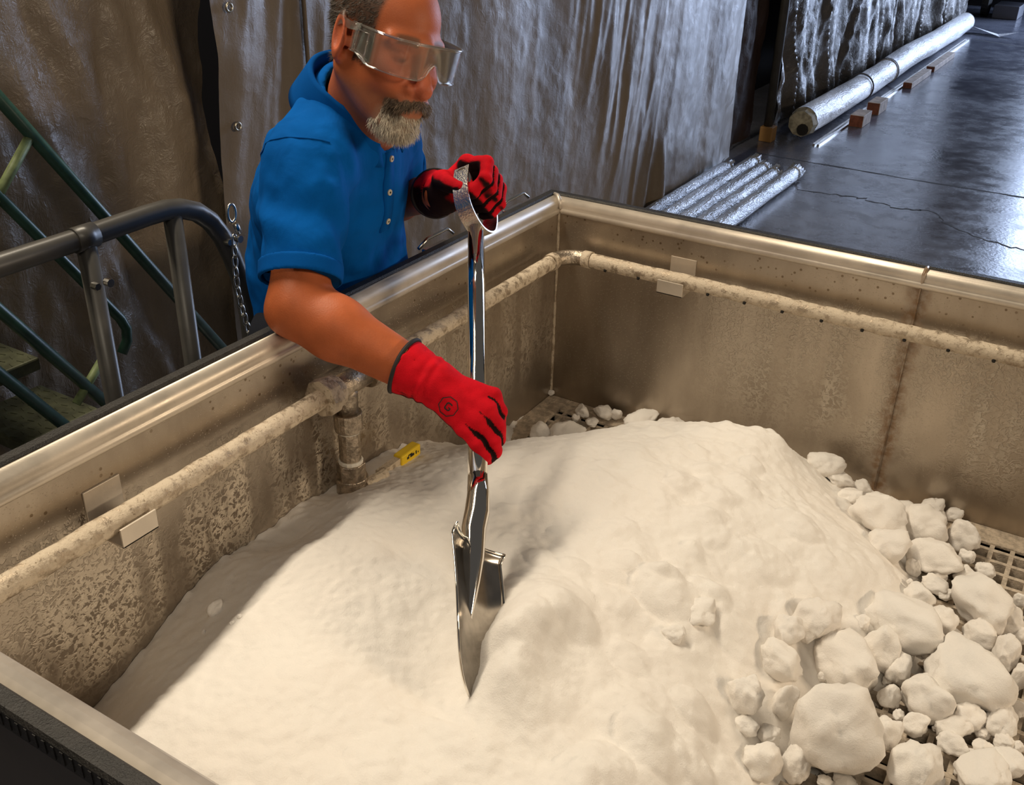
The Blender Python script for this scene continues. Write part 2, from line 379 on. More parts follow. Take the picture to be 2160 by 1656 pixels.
LUMPS = [(0.886, -0.21, 0.551, 0.066, 0.047, 'r'),
(0.974, -0.173, 0.527, 0.047, 0.039, 'r'),
(1.042, -0.15, 0.522, 0.035, 0.033, 'r'),
(1.009, -0.251, 0.521, 0.052, 0.032, 'r'),
(0.973, -0.078, 0.512, 0.036, 0.022, 'r'),
(0.926, -0.299, 0.549, 0.043, 0.028, 'r'),
(1.105, -0.358, 0.533, 0.072, 0.045, 'r'),
(1.005, -0.51, 0.544, 0.067, 0.045, 'r'),
(1.056, -0.439, 0.52, 0.034, 0.031, 'r'),
(1.159, -0.372, 0.516, 0.031, 0.026, 'r'),
(1.125, -0.434, 0.515, 0.03, 0.025, 'r'),
(1.011, -0.409, 0.534, 0.026, 0.023, 'r'),
(0.883, -0.632, 0.586, 0.047, 0.034, 'r'),
(0.945, -0.664, 0.535, 0.06, 0.045, 'r'),
(0.984, -0.585, 0.531, 0.039, 0.042, 'r'),
(1.128, -0.576, 0.536, 0.072, 0.049, 'r'),
(1.073, -0.654, 0.525, 0.046, 0.037, 'r'),
(1.022, -0.663, 0.509, 0.017, 0.019, 'r'),
(1.171, -0.468, 0.522, 0.031, 0.033, 'r'),
(0.859, -0.748, 0.57, 0.037, 0.031, 'r'),
(0.852, -0.695, 0.589, 0.032, 0.032, 'r'),
(0.979, -0.835, 0.558, 0.066, 0.075, 'r'),
(1.037, -0.754, 0.515, 0.028, 0.025, 'r'),
(1.073, -0.707, 0.51, 0.023, 0.02, 'r'),
(1.091, -0.818, 0.535, 0.048, 0.048, 'r'),
(0.895, -0.923, 0.528, 0.03, 0.027, 'r'),
(0.94, -0.889, 0.518, 0.026, 0.029, 'r'),
(1.13, -0.715, 0.51, 0.024, 0.019, 'r'),
(1.139, -0.643, 0.512, 0.031, 0.021, 'r'),
(1.184, -0.624, 0.512, 0.032, 0.021, 'r'),
(1.124, -0.678, 0.509, 0.03, 0.018, 'r'),
(1.177, -0.756, 0.513, 0.043, 0.023, 'r'),
(1.171, -0.693, 0.506, 0.019, 0.015, 'r'),
(1.196, -0.657, 0.503, 0.018, 0.012, 'r'),
(1.205, -0.711, 0.511, 0.029, 0.02, 'r'),
(0.889, -0.806, 0.542, 0.02, 0.035, 'r'),
(0.888, -0.869, 0.529, 0.022, 0.019, 'r'),
(0.858, -0.893, 0.549, 0.02, 0.013, 'r'),
(1.102, -0.213, 0.504, 0.021, 0.013, 'r'),
(1.068, -0.258, 0.506, 0.028, 0.015, 'r'),
(1.064, -0.189, 0.505, 0.017, 0.013, 'r'),
(0.981, -0.29, 0.508, 0.015, 0.017, 'r'),
(1.028, -0.279, 0.503, 0.017, 0.011, 'r'),
(1.028, -0.317, 0.506, 0.027, 0.015, 'r'),
(0.84, -0.861, 0.577, 0.032, 0.038, 'r'),
(1.169, -0.288, 0.509, 0.012, 0.018, 'r'),
(1.198, -0.505, 0.514, 0.014, 0.024, 'r'),
(1.207, -0.579, 0.507, 0.014, 0.016, 'r'),
(1.007, -0.87, 0.502, 0.02, 0.01, 'r'),
(1.019, -0.601, 0.516, 0.029, 0.026, 'r'),
(1.117, -0.606, 0.505, 0.019, 0.014, 'r'),
(0.719, -0.864, 0.644, 0.018, 0.013, 'r'),
(0.729, -0.795, 0.64, 0.037, 0.017, 'r'),
(0.973, -0.502, 0.552, 0.019, 0.017, 'r'),
(0.946, -0.561, 0.552, 0.015, 0.013, 'r'),
(1.166, -0.655, 0.501, 0.014, 0.009, 'r'),
(1.215, -0.656, 0.502, 0.012, 0.01, 'r'),
(1.16, -0.718, 0.502, 0.015, 0.01, 'r'),
(1.123, -0.794, 0.501, 0.013, 0.009, 'r'),
(1.049, -0.332, 0.502, 0.014, 0.011, 'r'),
(1.092, -0.466, 0.506, 0.02, 0.015, 'r'),
(0.983, -0.882, 0.499, 0.013, 0.007, 'r'),
(1.184, -0.384, 0.506, 0.014, 0.015, 'r'),
(0.295, -0.06, 0.511, 0.045, 0.021, 'f'),
(0.379, -0.064, 0.514, 0.044, 0.023, 'f'),
(0.451, -0.046, 0.508, 0.026, 0.017, 'f'),
(0.675, -0.008, 0.514, 0.023, 0.017, 'f'),
(0.743, -0.1, 0.559, 0.04, 0.027, 'f'),
(0.779, -0.106, 0.542, 0.035, 0.016, 'f'),
(0.828, -0.082, 0.517, 0.024, 0.016, 'f'),
(0.82, -0.164, 0.542, 0.028, 0.015, 'f'),
(0.159, -0.1, 0.508, 0.017, 0.017, 'f'),
(0.205, -0.072, 0.509, 0.027, 0.018, 'f'),
(0.232, -0.06, 0.505, 0.015, 0.014, 'f'),
(0.124, -0.245, 0.512, 0.029, 0.022, 'f'),
(0.178, -0.214, 0.515, 0.041, 0.025, 'f'),
(0.156, -0.124, 0.501, 0.011, 0.009, 'f'),
(0.039, -0.041, 0.499, 0.009, 0.007, 'f'),
(0.161, -0.264, 0.504, 0.026, 0.013, 'f'),
(0.079, -0.321, 0.506, 0.014, 0.014, 'f'),
(0.971, -0.068, 0.513, 0.031, 0.023, 'f'),
(0.92, -0.159, 0.523, 0.046, 0.028, 'f'),
(1.013, -0.051, 0.504, 0.021, 0.013, 'f'),
(0.869, -0.097, 0.513, 0.024, 0.016, 'f'),
(0.198, -0.122, 0.503, 0.018, 0.012, 'f'),
(0.47, -0.789, 0.704, 0.025, 0.016, 'h'),
(0.538, -0.855, 0.696, 0.024, 0.02, 'h'),
(0.594, -0.787, 0.69, 0.024, 0.02, 'h'),
(0.646, -0.777, 0.676, 0.02, 0.018, 'h'),
(0.619, -0.871, 0.684, 0.034, 0.023, 'h'),
(0.676, -0.8, 0.685, 0.054, 0.051, 'h'),
(0.686, -0.956, 0.666, 0.033, 0.022, 'h'),
(0.712, -0.819, 0.652, 0.042, 0.023, 'h'),
(0.477, -0.865, 0.7, 0.024, 0.018, 'h'),
(0.658, -0.347, 0.681, 0.024, 0.028, 'h'),
(0.113, -1.226, 0.679, 0.016, 0.013, 'h'),
(0.168, -1.244, 0.685, 0.006, 0.004, 'h'),
(0.172, -1.233, 0.689, 0.005, 0.004, 'h'),
(0.13, -1.268, 0.666, 0.005, 0.004, 'h'),
(0.836, -0.66, 0.606, 0.024, 0.028, 'h'),
(0.742, -1.144, 0.657, 0.039, 0.029, 'h'),
(0.775, -1.064, 0.644, 0.05, 0.037, 'h'),
(0.832, -1.039, 0.604, 0.03, 0.04, 'h'),
(0.742, -1.184, 0.651, 0.05, 0.019, 'h'),
(0.882, -0.984, 0.544, 0.035, 0.024, 'h'),
(0.74, -1.052, 0.654, 0.054, 0.024, 'h'),
(0.796, -0.957, 0.622, 0.035, 0.043, 'h'),
(0.596, -0.969, 0.687, 0.04, 0.026, 'h'),
(0.792, -0.766, 0.612, 0.043, 0.031, 'h'),
(0.728, -0.74, 0.653, 0.036, 0.032, 'h'),
(0.773, -0.588, 0.652, 0.046, 0.029, 'h'),
(0.655, -0.61, 0.689, 0.051, 0.03, 'h'),
(0.791, -0.458, 0.652, 0.044, 0.035, 'h')]
# ------------------------------------------------------------------ setting
FL = mesh('floor', [(-9, -6, 0), (9, -6, 0), (9, 15, 0), (-9, 15, 0)], [(0, 1, 2, 3)], MT['concrete']); tag(FL, 'dark sealed concrete floor with bluish sheen', kind='structure')
def ribbon(name, pts, w, jit, parent):
    P = []
    for a, b in zip(pts[:-1], pts[1:]):
        for k in range(10): P.append(np.array(a) + (np.array(b) - np.array(a)) * k / 10)
    P.append(np.array(pts[-1])); P = np.array(P); P += rng.normal(0, jit, P.shape)
    W = w * (.45 + rng.random(len(P))); v = []; f = []
    for i, p in enumerate(P): v += [(p[0], p[1] - W[i], .0008), (p[0], p[1] + W[i], .0008)]
    for i in range(len(P) - 1): f.append((2*i, 2*i+2, 2*i+3, 2*i+1))
    return mesh(name, v, f, MT['crack'], parent)
ribbon('joint_line', [(-.95, 4.475), (.0, 4.44), (.7, 4.44), (2.5, 4.40)], .010, .004, FL)
ribbon('crack', [(-.45, 3.80), (-.14, 3.86), (.14, 3.79), (.285, 3.84), (.45, 3.61), (.66, 3.49), (.9, 3.42), (1.6, 3.3)], .007, .012, FL)
ribbon('joint_line', [(-.6, 10.7), (2.2, 9.6), (5, 9.4)], .02, .004, FL)
WF = MB().box((-9, 14.0, 0), (0, 14.2, 6)).box((5.2, 14.0, 0), (9, 14.2, 6)).box((0, 14.0, 4.5), (5.2, 14.2, 6)).build('wall_far', MT['far_dark']); tag(WF, kind='structure')

tag(MB().box((-1.75, -4, 0), (-1.65, 13.9, 4.6)).build('wall_left', MT['far_dark']), kind='structure')
# ---- hanging vinyl sheets
def sheet(name, y0, y1, z0, z1, x0, mat, res, fold, seed, label, lean=.0, cat='curtain', group=None, patch=0., crumple=1.):
    ny = int((y1 - y0) / res) + 1; nz = int((z1 - z0) / res) + 1
    Y, Z = np.meshgrid(np.linspace(y0, y1, ny), np.linspace(z0, z1, nz), indexing='ij')
    def N(a, b, s, o=3): return fbm(np.stack([a, b, np.zeros_like(a) + s * 3.1], -1), o, seed + s)
    sh = (Z - 1.2)
    fold = fold * ((1 - patch) + patch * 1.6 * np.clip(N(Y * .9 + sh * .3, Z * .45, 9, 2) * 1.8 + .35, 0, 1))
    ya = Y + sh * (.34 + lean); yb = Y - sh * .18
    d = .045 * N(Y * 1.1, Z * .25, 1) + .022 * (1 - np.abs(N(ya * 3.4, Z * .35, 2, 2)) * 1.6) * fold + .015 * (1 - np.abs(N(yb * 4.6, Z * .3, 3, 2)) * 1.5) * fold
    d += .010 * (.6 - np.abs(N(ya * 9, Z * 1.0, 4, 2))) * fold + .004 * (.6 - np.abs(N(yb * 15, Z * 1.1, 5, 2))) * fold + .004 * crumple * N(Y * 13, Z * 13, 6, 3)
    d += .004 * crumple * (.5 - np.abs(N(Y * 8 + Z * 6, Z * 9 - Y * 3, 7, 2)))
    V = np.stack([x0 + d, Y, Z], -1).reshape(-1, 3)
    i = np.arange(ny * nz).reshape(ny, nz); F = np.stack([i[:-1, :-1], i[1:, :-1], i[1:, 1:], i[:-1, 1:]], -1).reshape(-1, 4)
    o = mesh(name, V, F, mat, None, True); tag(o, label, cat, group)
    return o, V.reshape(ny, nz, 3)
cu1, _ = sheet('vinyl_curtain', -2.4, -.06, .015, 2.9, -1.10, MT['curtain_stair'], .014, 1.9, 3, 'brown vinyl sheet with diagonal creases hanging behind the green stair')
cu2, cv2 = sheet('vinyl_curtain', -.15, 4.17, .012, 2.9, -1.0, MT['curtain'], .012, .95, 21, 'wide brown vinyl sheet with cool highlights hanging behind the man', -.45, patch=.85, crumple=.4)
for zz in (1.345, 1.045, .62):
    j = int((zz - .012) / .012); p = cv2[2, j]
    MB().tube(arc((p[0] + .012, p[1] + .028, zz), (0, 1, 0), (0, 0, 1), .010, 0, 2 * math.pi, 16)[:-1], .0035, 8, closed=True).build('grommet', MT['brass'], cu2, True)
p = cv2[int(.34 / .012)]
MB().tube([(q[0] + .012, q[1] + .03 * math.sin(q[2] * 2), q[2]) for q in p[::6]], .007, 8).build('seam_cord', MT['curtain'], cu2, True)
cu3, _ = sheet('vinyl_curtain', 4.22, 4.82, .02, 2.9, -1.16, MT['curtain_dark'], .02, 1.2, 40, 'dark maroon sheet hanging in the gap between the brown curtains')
cu4, _ = sheet('vinyl_curtain', 4.86, 12.3, .06, 2.9, -1.02, MT['curtain_far'], .022, 2.1, 57, 'shiny rumpled sheet hanging above the long white roll', .1)
post = empty('curtain_post', (-1.0, 4.84, 0), 'slim grey upright post with an orange foot beside the shiny sheet', 'post')
MB().tube([(-1.0, 4.84, .08), (-1.0, 4.84, 2.9)], .03, 12).build('upright', MT['grey_paint'], post, True)
MB().box((-1.04, 4.79, 0), (-.95, 4.89, .10)).build('foot', MT['orange'], post, bevel=.006)

# ---- long wrapped roll, its chocks and strips
rl = empty('wrapped_roll', (-.82, 8, 0), 'long thick roll wrapped in white film lying along the shiny curtain', 'roll')
def ringtube(y0, y1, r0, seed, n=26, m=60):
    v = []; f = []
    for i in range(m + 1):
        y = y0 + (y1 - y0) * i / m
        for k in range(n):
            a = 2 * math.pi * k / n; r = r0 * (1 + .05 * float(vnoise(np.array([math.cos(a) * 1.3, y * 2.2, math.sin(a) * 1.3 + seed]))))
            v.append((-.82 + r * math.cos(a), y, .112 + r * math.sin(a) + .01 * math.sin(y * 1.7)))
    for i in range(m):
        for k in range(n): f.append((i*n+k, i*n+(k+1) % n, (i+1)*n+(k+1) % n, (i+1)*n+k))
    f += [tuple(range(n)), tuple(m*n + k for k in range(n))[::-1]]
    return v, f
mesh('wrap', *ringtube(5.05, 7.45, .098, 1), MT['roll'], rl, True); mesh('wrap', *ringtube(7.40, 11.2, .104, 5), MT['roll'], rl, True)
MB().tube([(-.82, 4.985, .112), (-.82, 5.06, .112)], [.088, .101], 9).build('core_end', MT['rollend'], rl)
MB().tube([(-.80, 4.975, .075), (-.80, 5.03, .075)], .04, 10).build('core_hole', MT['dark'], rl)
for y in (6.55, 7.42): MB().tube(arc((-.82, y, .112), (1, 0, 0), (0, 0, 1), .105, 0, 2 * math.pi, 26)[:-1], .007, 6, closed=True).build('tie', MT['far_grey'], rl, True)
MB().add([(-.72, 11.15, .08), (-.40, 11.0, .015), (-.22, 11.1, .07), (-.45, 11.25, .01), (-.75, 11.3, .03)], [(0, 1, 3, 4), (1, 2, 3)]).build('loose_flap', MT['roll'], rl)
for i, (x, lab) in enumerate(((-.695, 'thin bright metal strip lying nearest the long white roll'), (-.665, 'thin bright metal strip lying on the aisle side of its twin'))):
    tag(MB().box((x, 4.9, 0), (x + .016, 10.6, .012)).build('metal_strip', MT['zinc']), lab, 'strip', 'strips beside the roll')
def block(x0, x1, y0, y1, h, label):
    b = empty('timber_block', ((x0+x1)/2, (y0+y1)/2, 0), label, 'block', 'timber blocks along the roll')
    MB().box((x0, y0, 0), (x1, y1, h)).build('body', MT['wood'], b, bevel=.004)
    MB().box((x0 + .003, y0 - .003, .003), (x1 - .003, y0 + .001, h - .003)).build('painted_end', MT['wood_end'], b)
block(-.645, -.545, 5.62, 5.86, .085, 'red-ended timber block nearest the open end of the white roll')
block(-.645, -.55, 6.12, 6.38, .09, 'red-ended timber block second from the open end of the white roll')
block(-.645, -.57, 7.35, 8.15, .05, 'flat timber plank beside the middle of the white roll')
block(-.645, -.57, 8.3, 9.3, .05, 'flat timber plank farthest along the white roll')
# ---- bundle of wrapped tubes
for i, (x, y1, lab) in enumerate(((-.915, 3.84, 'film-wrapped tube lying against the foot of the brown curtain'), (-.82, 4.05, 'film-wrapped tube second from the curtain, sticking out farthest'), (-.722, 3.93, 'film-wrapped tube in the middle of the row of five'), (-.628, 3.86, 'film-wrapped tube second from the open floor, with torn end wrap'), (-.535, 3.96, 'film-wrapped tube on the open-floor side of the row of five'))):
    t = empty('wrapped_tube', (x, 2.7, 0), lab, 'tube', 'film-wrapped tubes on the floor')
    n = 18; m = 46; v = []; f = []
    for a_ in range(m + 1):
        y = 1.2 + (y1 - 1.2) * a_ / m
        for k in range(n):
            a = 2 * math.pi * k / n; r = .0445 * (1 + .07 * float(vnoise(np.array([math.cos(a) * 1.8, y * 7, math.sin(a) * 1.8 + i * 9]))))
            v.append((x + r * math.cos(a), y, .0475 + r * math.sin(a)))
    for a_ in range(m):
        for k in range(n): f.append((a_*n+k, a_*n+(k+1) % n, (a_+1)*n+(k+1) % n, (a_+1)*n+k))
    f += [tuple(range(n)), tuple(m*n + k for k in range(n))[::-1]]
    mesh('wrap', v, f, MT['film'], t, True)
    b = MB(); last = None
    for k in range(n):
        a = 2 * math.pi * k / n; rr = .040 + .02 * rng.random(); L = .02 + .05 * rng.random()
        b.add([(x + .043 * math.cos(a), y1 - .01, .0475 + .043 * math.sin(a)), (x + .043 * math.cos(a + .33), y1 - .01, .0475 + .043 * math.sin(a + .33)), (x + rr * math.cos(a + .3), y1 + L, max(.004, .0475 + rr * math.sin(a + .3))), (x + rr * math.cos(a), y1 + L * .7, max(.004, .0475 + rr * math.sin(a)))], [(0, 1, 2, 3)])
    b.build('frilled_end', MT['film'], t)
# ---- far cart at the end of the aisle
ct = empty('cart', (-.9, 13.2, 0), 'dark cart with a grey skid parked at the far end of the aisle', 'cart')
MB().box((-1.55, 12.9, .32), (-.15, 13.7, 1.4)).build('body', MT['far_dark'], ct, bevel=.02); MB().box((-.75, 12.75, .0), (-.45, 13.3, .16)).build('skid', MT['far_grey'], ct, bevel=.01)
for x in (-1.45, -.9): MB().tube([(x, 12.9, .16), (x + .08, 12.9, .16)], .16, 20).build('wheel', MT['black'], ct)

# ------------------------------------------------------------------ steel tank
XR, YF = 2.5, -1.673
tank = empty('steel_tank', (XR/2, YF/2, 0), 'large open stainless steel tank with crusted inner walls and black edging', 'tank')
def ring_side(poly, side):
    """poly of (inset, z) swept along one side with mitred ends"""
    def c(s, z):
        if side == 'left': return (s, -s, z), (s, YF + s, z)
        if side == 'far': return (s, -s, z), (XR - s, -s, z)
        if side == 'front': return (s, YF + s, z), (XR - s, YF + s, z)
        return (XR - s, -s, z), (XR - s, YF + s, z)
    A = [c(*q)[0] for q in poly]; B = [c(*q)[1] for q in poly]; n = len(poly)
    return A + B, [(i, (i+1) % n, n + (i+1) % n, n + i) for i in range(n)] + [tuple(range(n))[::-1], tuple(range(n, 2*n))]
WALLP = [(.034, .968), (.034, .38), (.001, .38), (.001, .968)]
RIMP = [(.034, .966), (.0385, .970), (.0392, .975), (.0375, .979), (.0345, .981), (.0350, .986), (.0335, .993), (.029, .9985), (.021, 1.001), (.012, 1.001), (.0045, .999), (.001, .995), (.001, .966)]
LIPP = [(.0035, .980), (.0035, 1.000), (.000, 1.0035), (-.015, 1.0035), (-.0185, 1.000), (-.0185, .980)]
PANP = [(.0005, .975), (-.006, .975), (-.006, .13), (.0005, .13)]
for sd in ('left', 'far', 'front', 'right'):
    def part(nm, poly, mt, sm=False):
        b = MB(); b.add(*ring_side(poly, sd)); return b.build(nm, mt, tank, sm)
    part('inner_wall', WALLP, MT['wall']); part('rim', RIMP, MT['rim'], True); part('edging', LIPP, MT['black']); part('outer_panel', PANP, MT['skin_panel'])
b = MB()
for k in range(95): b.box((.02 + k * .0125, YF - .0195, .9835), (.024 + k * .0125, YF - .0180, .9985))
b.build('edging_ribs', MT['black'], tank)
MB().box((.03, YF + .03, .375), (XR - .03, -.03, .385)).build('tank_bottom', MT['dark'], tank)
LW = .058
for nm, lo, hi in (('l', (.034, YF + .034, .482), (.034 + LW, -.034, .490)), ('f', (.034 + LW, -.034 - LW, .482), (XR - .034, -.034, .490)), ('n', (.034 + LW, YF + .034, .482), (XR - .034, YF + .034 + LW, .490)), ('r', (XR - .034 - LW, YF + .034 + LW, .482), (XR - .034, -.034 - LW, .490))):
    MB().box(lo, hi).build('ledge', MT['ledge'], tank, bevel=.002)
for x in (.12, XR - .12):
    for y in (-.12, YF + .12): MB().box((x - .05, y - .05, 0), (x + .05, y + .05, .385)).build('leg', MT['skin_panel'], tank)
b = MB(); b.tube([(.0355, -.0355, z) for z in np.linspace(.49, .972, 30)], [.0032 + .0012 * rng.random() for _ in range(30)], 8); b.build('corner_weld', MT['pipe'], tank, True)
b = MB(); b.tube([(.006, -.006, 1.002), (.020, -.018, 1.0035), (.032, -.030, .998), (.039, -.036, .978)], [.004, .005, .0055, .004], 8); b.build('rim_weld', MT['rim'], tank, True)
b = MB(); b.tube([(.847, -.006, 1.002), (.847, -.02, 1.0035), (.847, -.034, .996), (.847, -.0365, .96), (.846, -.0355, .5)], [.004, .004, .004, .0018, .0018], 8); b.build('seam_weld', MT['wall'], tank, True)
for (y, z) in ((-.435, 1.0), (-.13, 1.0)):
    lt = MB().box((-.034, y - .045, z - .03), (-.0125, y + .03, z - .002)).build('latch', MT['zinc'], tank, bevel=.002)
    MB().tube([(-.03, y - .06, z + .004), (-.03, y - .03, z + .016), (-.03, y + .04, z + .018), (-.022, y + .05, z + .006)], .0035, 8).build('latch_wire', MT['zinc'], lt, True)
# ---- spray pipe
pipe = empty('spray_pipe', (.075, -.86, .888), 'scale-crusted spray pipe running round the inside of the tank below the rim', 'pipe')
ZP, XP, RP = .889, .078, .0165
def crusty(pts, r, seed):
    m = []
    for a, c in zip(pts[:-1], pts[1:]):
        L = (Vector(c) - Vector(a)).length; k = max(1, int(L / .012))
        m += [Vector(a).lerp(Vector(c), i / k) for i in range(k)]
    m.append(Vector(pts[-1])); q = np.array([tuple(p) for p in m])
    return m, list(r * (1 + .07 * fbm(q * 40, 2, seed)))
el = arc((XP + .05, -XP - .05, ZP), (-1, 0, 0), (0, 1, 0), .05, 0, math.pi / 2, 8)
for nm, pts, sd in (('pipe_run', [(XP, YF + .09, ZP), (XP, -.915, ZP)], 1), ('pipe_run', [(XP, -.795, ZP), (XP, -XP - .05, ZP)], 2), ('pipe_run', [(XP + .05, -XP, ZP), (XR - .1, -XP, ZP)], 3)):
    q, r = crusty(pts, RP, sd); MB().tube(q, r, 14).build(nm, MT['pipe'], pipe, True)
MB().tube([el[0] + Vector((0, -.02, 0))] + el + [el[-1] + Vector((.02, 0, 0))], RP * 1.06, 14).build('elbow', MT['fitting'], pipe, True)
for e, d in ((el[0], Vector((0, -.02, 0))), (el[-1], Vector((.02, 0, 0)))): MB().tube([e, e + d], RP * 1.2, 14).build('elbow_ferrule', MT['pipe'], pipe, True)
for k in range(14):      # spray holes along the far run
    x = .19 + k * .082; MB().tube([(x, -XP - RP * .72, ZP - RP * .62), (x, -XP - RP * .90, ZP - RP * .78)], [.0038, .0032], 8).build('spray_hole', MT['dark'], pipe)
tee = MB().tube([(XP, -.905, ZP), (XP, -.80, ZP)], .0215, 16).tube([(XP, -.858, ZP), (XP, -.858, ZP - .058)], .0195, 16).build('tee', MT['fitting'], pipe, True)
def hexnut(c, d, r, L, nm, mt=None, n=8):
    c = Vector(c); d = Vector(d); return MB().tube([c - d * L / 2, c + d * L / 2], r, n).build(nm, mt or MT['fitting'], pipe, bevel=.002)
hexnut((XP, -.912, ZP), (0, 1, 0), .034, .026, 'union_nut', MT['pipe']); hexnut((XP, -.892, ZP), (0, 1, 0), .029, .016, 'union_collar', MT['pipe'], 14); hexnut((XP, -.797, ZP), (0, 1, 0), .030, .014, 'union_collar', MT['fitting'], 16); hexnut((XP, -.783, ZP), (0, 1, 0), .025, .018, 'union_nut')
hexnut((XP, -.858, .817), (0, 0, 1), .0255, .036, 'coupling', None, 14); hexnut((XP, -.858, .797), (0, 0, 1), .0215, .005, 'seal_tape', MT['tape'], 16)
hexnut((XP, -.858, .768), (0, 0, 1), .0195, .06, 'nipple', None, 16); hexnut((XP, -.858, .735), (0, 0, 1), .0225, .008, 'seal_tape', MT['tape'], 16)
vb = hexnut((XP, -.858, .716), (0, 0, 1), .027, .032, 'valve_nut', None, 6); hexnut((XP, -.858, .698), (0, 0, 1), .030, .010, 'valve_ring', None, 16)
hexnut((XP, -.858, .675), (0, 0, 1), .0285, .045, 'valve_body', None, 16)
vh = MB().tube([(XP + .02, -.845, .684), (XP + .03, -.815, .686), (XP + .03, -.80, .686)], .011, 10).box((XP + .012, -.805, .674), (XP + .026, -.70, .690)).build('valve_lever', MT['pipe'], pipe)
tg = MB().box((XP + .009, -.748, .671), (XP + .030, -.688, .6945)).build('lever_sleeve', MT['yellow'], pipe, bevel=.003)
for (ya, yb, za, zb) in ((-.732, -.726, .681, .686), (-.728, -.716, .6865, .689), (-.722, -.710, .681, .686), (-.705, -.702, .680, .687), (-.698, -.696, .680, .683)):
    MB().box((XP + .0298, ya, za), (XP + .0306, yb, zb)).build('print_mark', MT['ink'], tg)
def bracket(c, along, inward):
    c, a, w = Vector(c), Vector(along), Vector(inward)   # c: on wall below the pipe
    M = Matrix((a, w, Vector((0, 0, 1)))).transposed().to_4x4(); M.translation = c
    b = MB().box((-.030, 0, -.026), (.030, .003, .036), M).box((-.030, 0, -.0285), (.030, .070, -.0255), M).box((-.030, .067, -.0285), (.030, .070, .002), M)
    b.build('pipe_bracket', MT['rim'], pipe, bevel=.0006)
bracket((.353, -.034, ZP), (1, 0, 0), (0, -1, 0)); bracket((1.35, -.034, ZP), (1, 0, 0), (0, -1, 0)); bracket((.034, -1.325, ZP), (0, -1, 0), (1, 0, 0)); bracket((2.1, -.034, ZP), (1, 0, 0), (0, -1, 0))

# ---- floor grating of the tank
gr = empty('floor_grating', (XR/2, YF/2, .487), 'dusty square-mesh grating covering the tank bottom', 'grating')
gx0, gx1, gy0, gy1 = .034 + LW, XR - .034 - LW, YF + .034 + LW, -.034 - LW
bx = MB().box((gx0, -.0045, .462), (gx1, .0045, .487)).build('grating_bar', MT['grate'], gr); by = MB().box((-.0045, gy0, .462), (.0045, gy1, .4865)).build('grating_bar', MT['grate'], gr)
nb = int((gy1 - gy0) / .038)
for k in range(nb + 1):
    o = bx if k == 0 else link(bx.copy()); o.location.y = gy1 - .019 - k * .038
for k in range(int((gx1 - gx0) / .038)):
    o = by if k == 0 else link(by.copy()); o.location.x = gx0 + .019 + k * .038

# ---- powder heap
nx, ny = 330, 420
gxs = np.linspace(.0345, 1.35, nx); gys = np.linspace(YF + .0345, -.0345, ny); HX, HY = np.meshgrid(gxs, gys, indexing='ij')
HZ = heap(HX, HY); q = np.stack([HX, HY, np.zeros_like(HX)], -1)
lum = np.clip((HX - .32) / .25, 0, 1)
HZ += .008 * fbm(q * 9, 3, 5) * (.35 + .65 * lum) + .0022 * fbm(q * 34, 3, 9) * (.35 + lum) + .0015 * fbm(q * 110, 2, 13)
brg = np.random.default_rng(5)
for k in range(115):          # half-buried chunks
    bx_, by_ = brg.uniform(.34, .98), brg.uniform(-1.55, -.12); r = brg.uniform(.016, .05)
    if heap(np.array(bx_), np.array(by_)) < .53 or (abs(bx_ - .45) < .1 and abs(by_ + 1.03) < .17): continue
    an = brg.uniform(0, math.pi); u = (HX - bx_) * math.cos(an) + (HY - by_) * math.sin(an); w = -(HX - bx_) * math.sin(an) + (HY - by_) * math.cos(an)
    d2 = (u / r) ** 2 + (w / (r * brg.uniform(.6, .95))) ** 2
    HZ += brg.uniform(.10, .26) * r * np.clip(1 - d2, 0, 1) ** 1.1
for (bx_, by_, r, a_) in ((.30, -.98, .05, -.012), (.47, -1.18, .07, -.018), (.40, -.93, .05, -.02), (.40, -1.06, .06, -.012), (.45, -.80, .04, -.012), (.72, -1.10, .05, -.016), (.55, -.985, .070, .050), (.555, -1.06, .045, .056), (.585, -1.13, .045, .042), (.535, -1.09, .025, .02), (.26, -1.02, .02, .006)):
    HZ += a_ * np.exp(-((HX - bx_) ** 2 + (HY - by_) ** 2) / (r * r))
for (x, y, z, rx, rz, tg_) in LUMPS:      # lumps wholly grown into the heap
    if tg_ == 'h' and x > .3:
        d2 = ((HX - x) / (rx * 1.1)) ** 2 + ((HY - y) / (rx * .95)) ** 2
        HZ += np.where(d2 < 1, .42 * rz * np.clip(1 - d2, 0, 1) ** .75, 0)
HZ += .004 * np.exp(-((HX - .036) / .008) ** 2) * (vnoise(q * 60, 3) + .3)
i = np.arange(nx * ny).reshape(nx, ny); F = np.stack([i[:-1, :-1], i[1:, :-1], i[1:, 1:], i[:-1, 1:]], -1).reshape(-1, 4)
keep = (np.maximum.reduce([HZ[:-1, :-1], HZ[1:, :-1], HZ[1:, 1:], HZ[:-1, 1:]]) > .468).reshape(-1)
hp = mesh('powder_heap', np.stack([HX, HY, HZ], -1).reshape(-1, 3), F[keep], MT['powder'], None, True)
tag(hp, 'heap of fine white powder filling the man side of the steel tank', 'powder', kind='stuff')

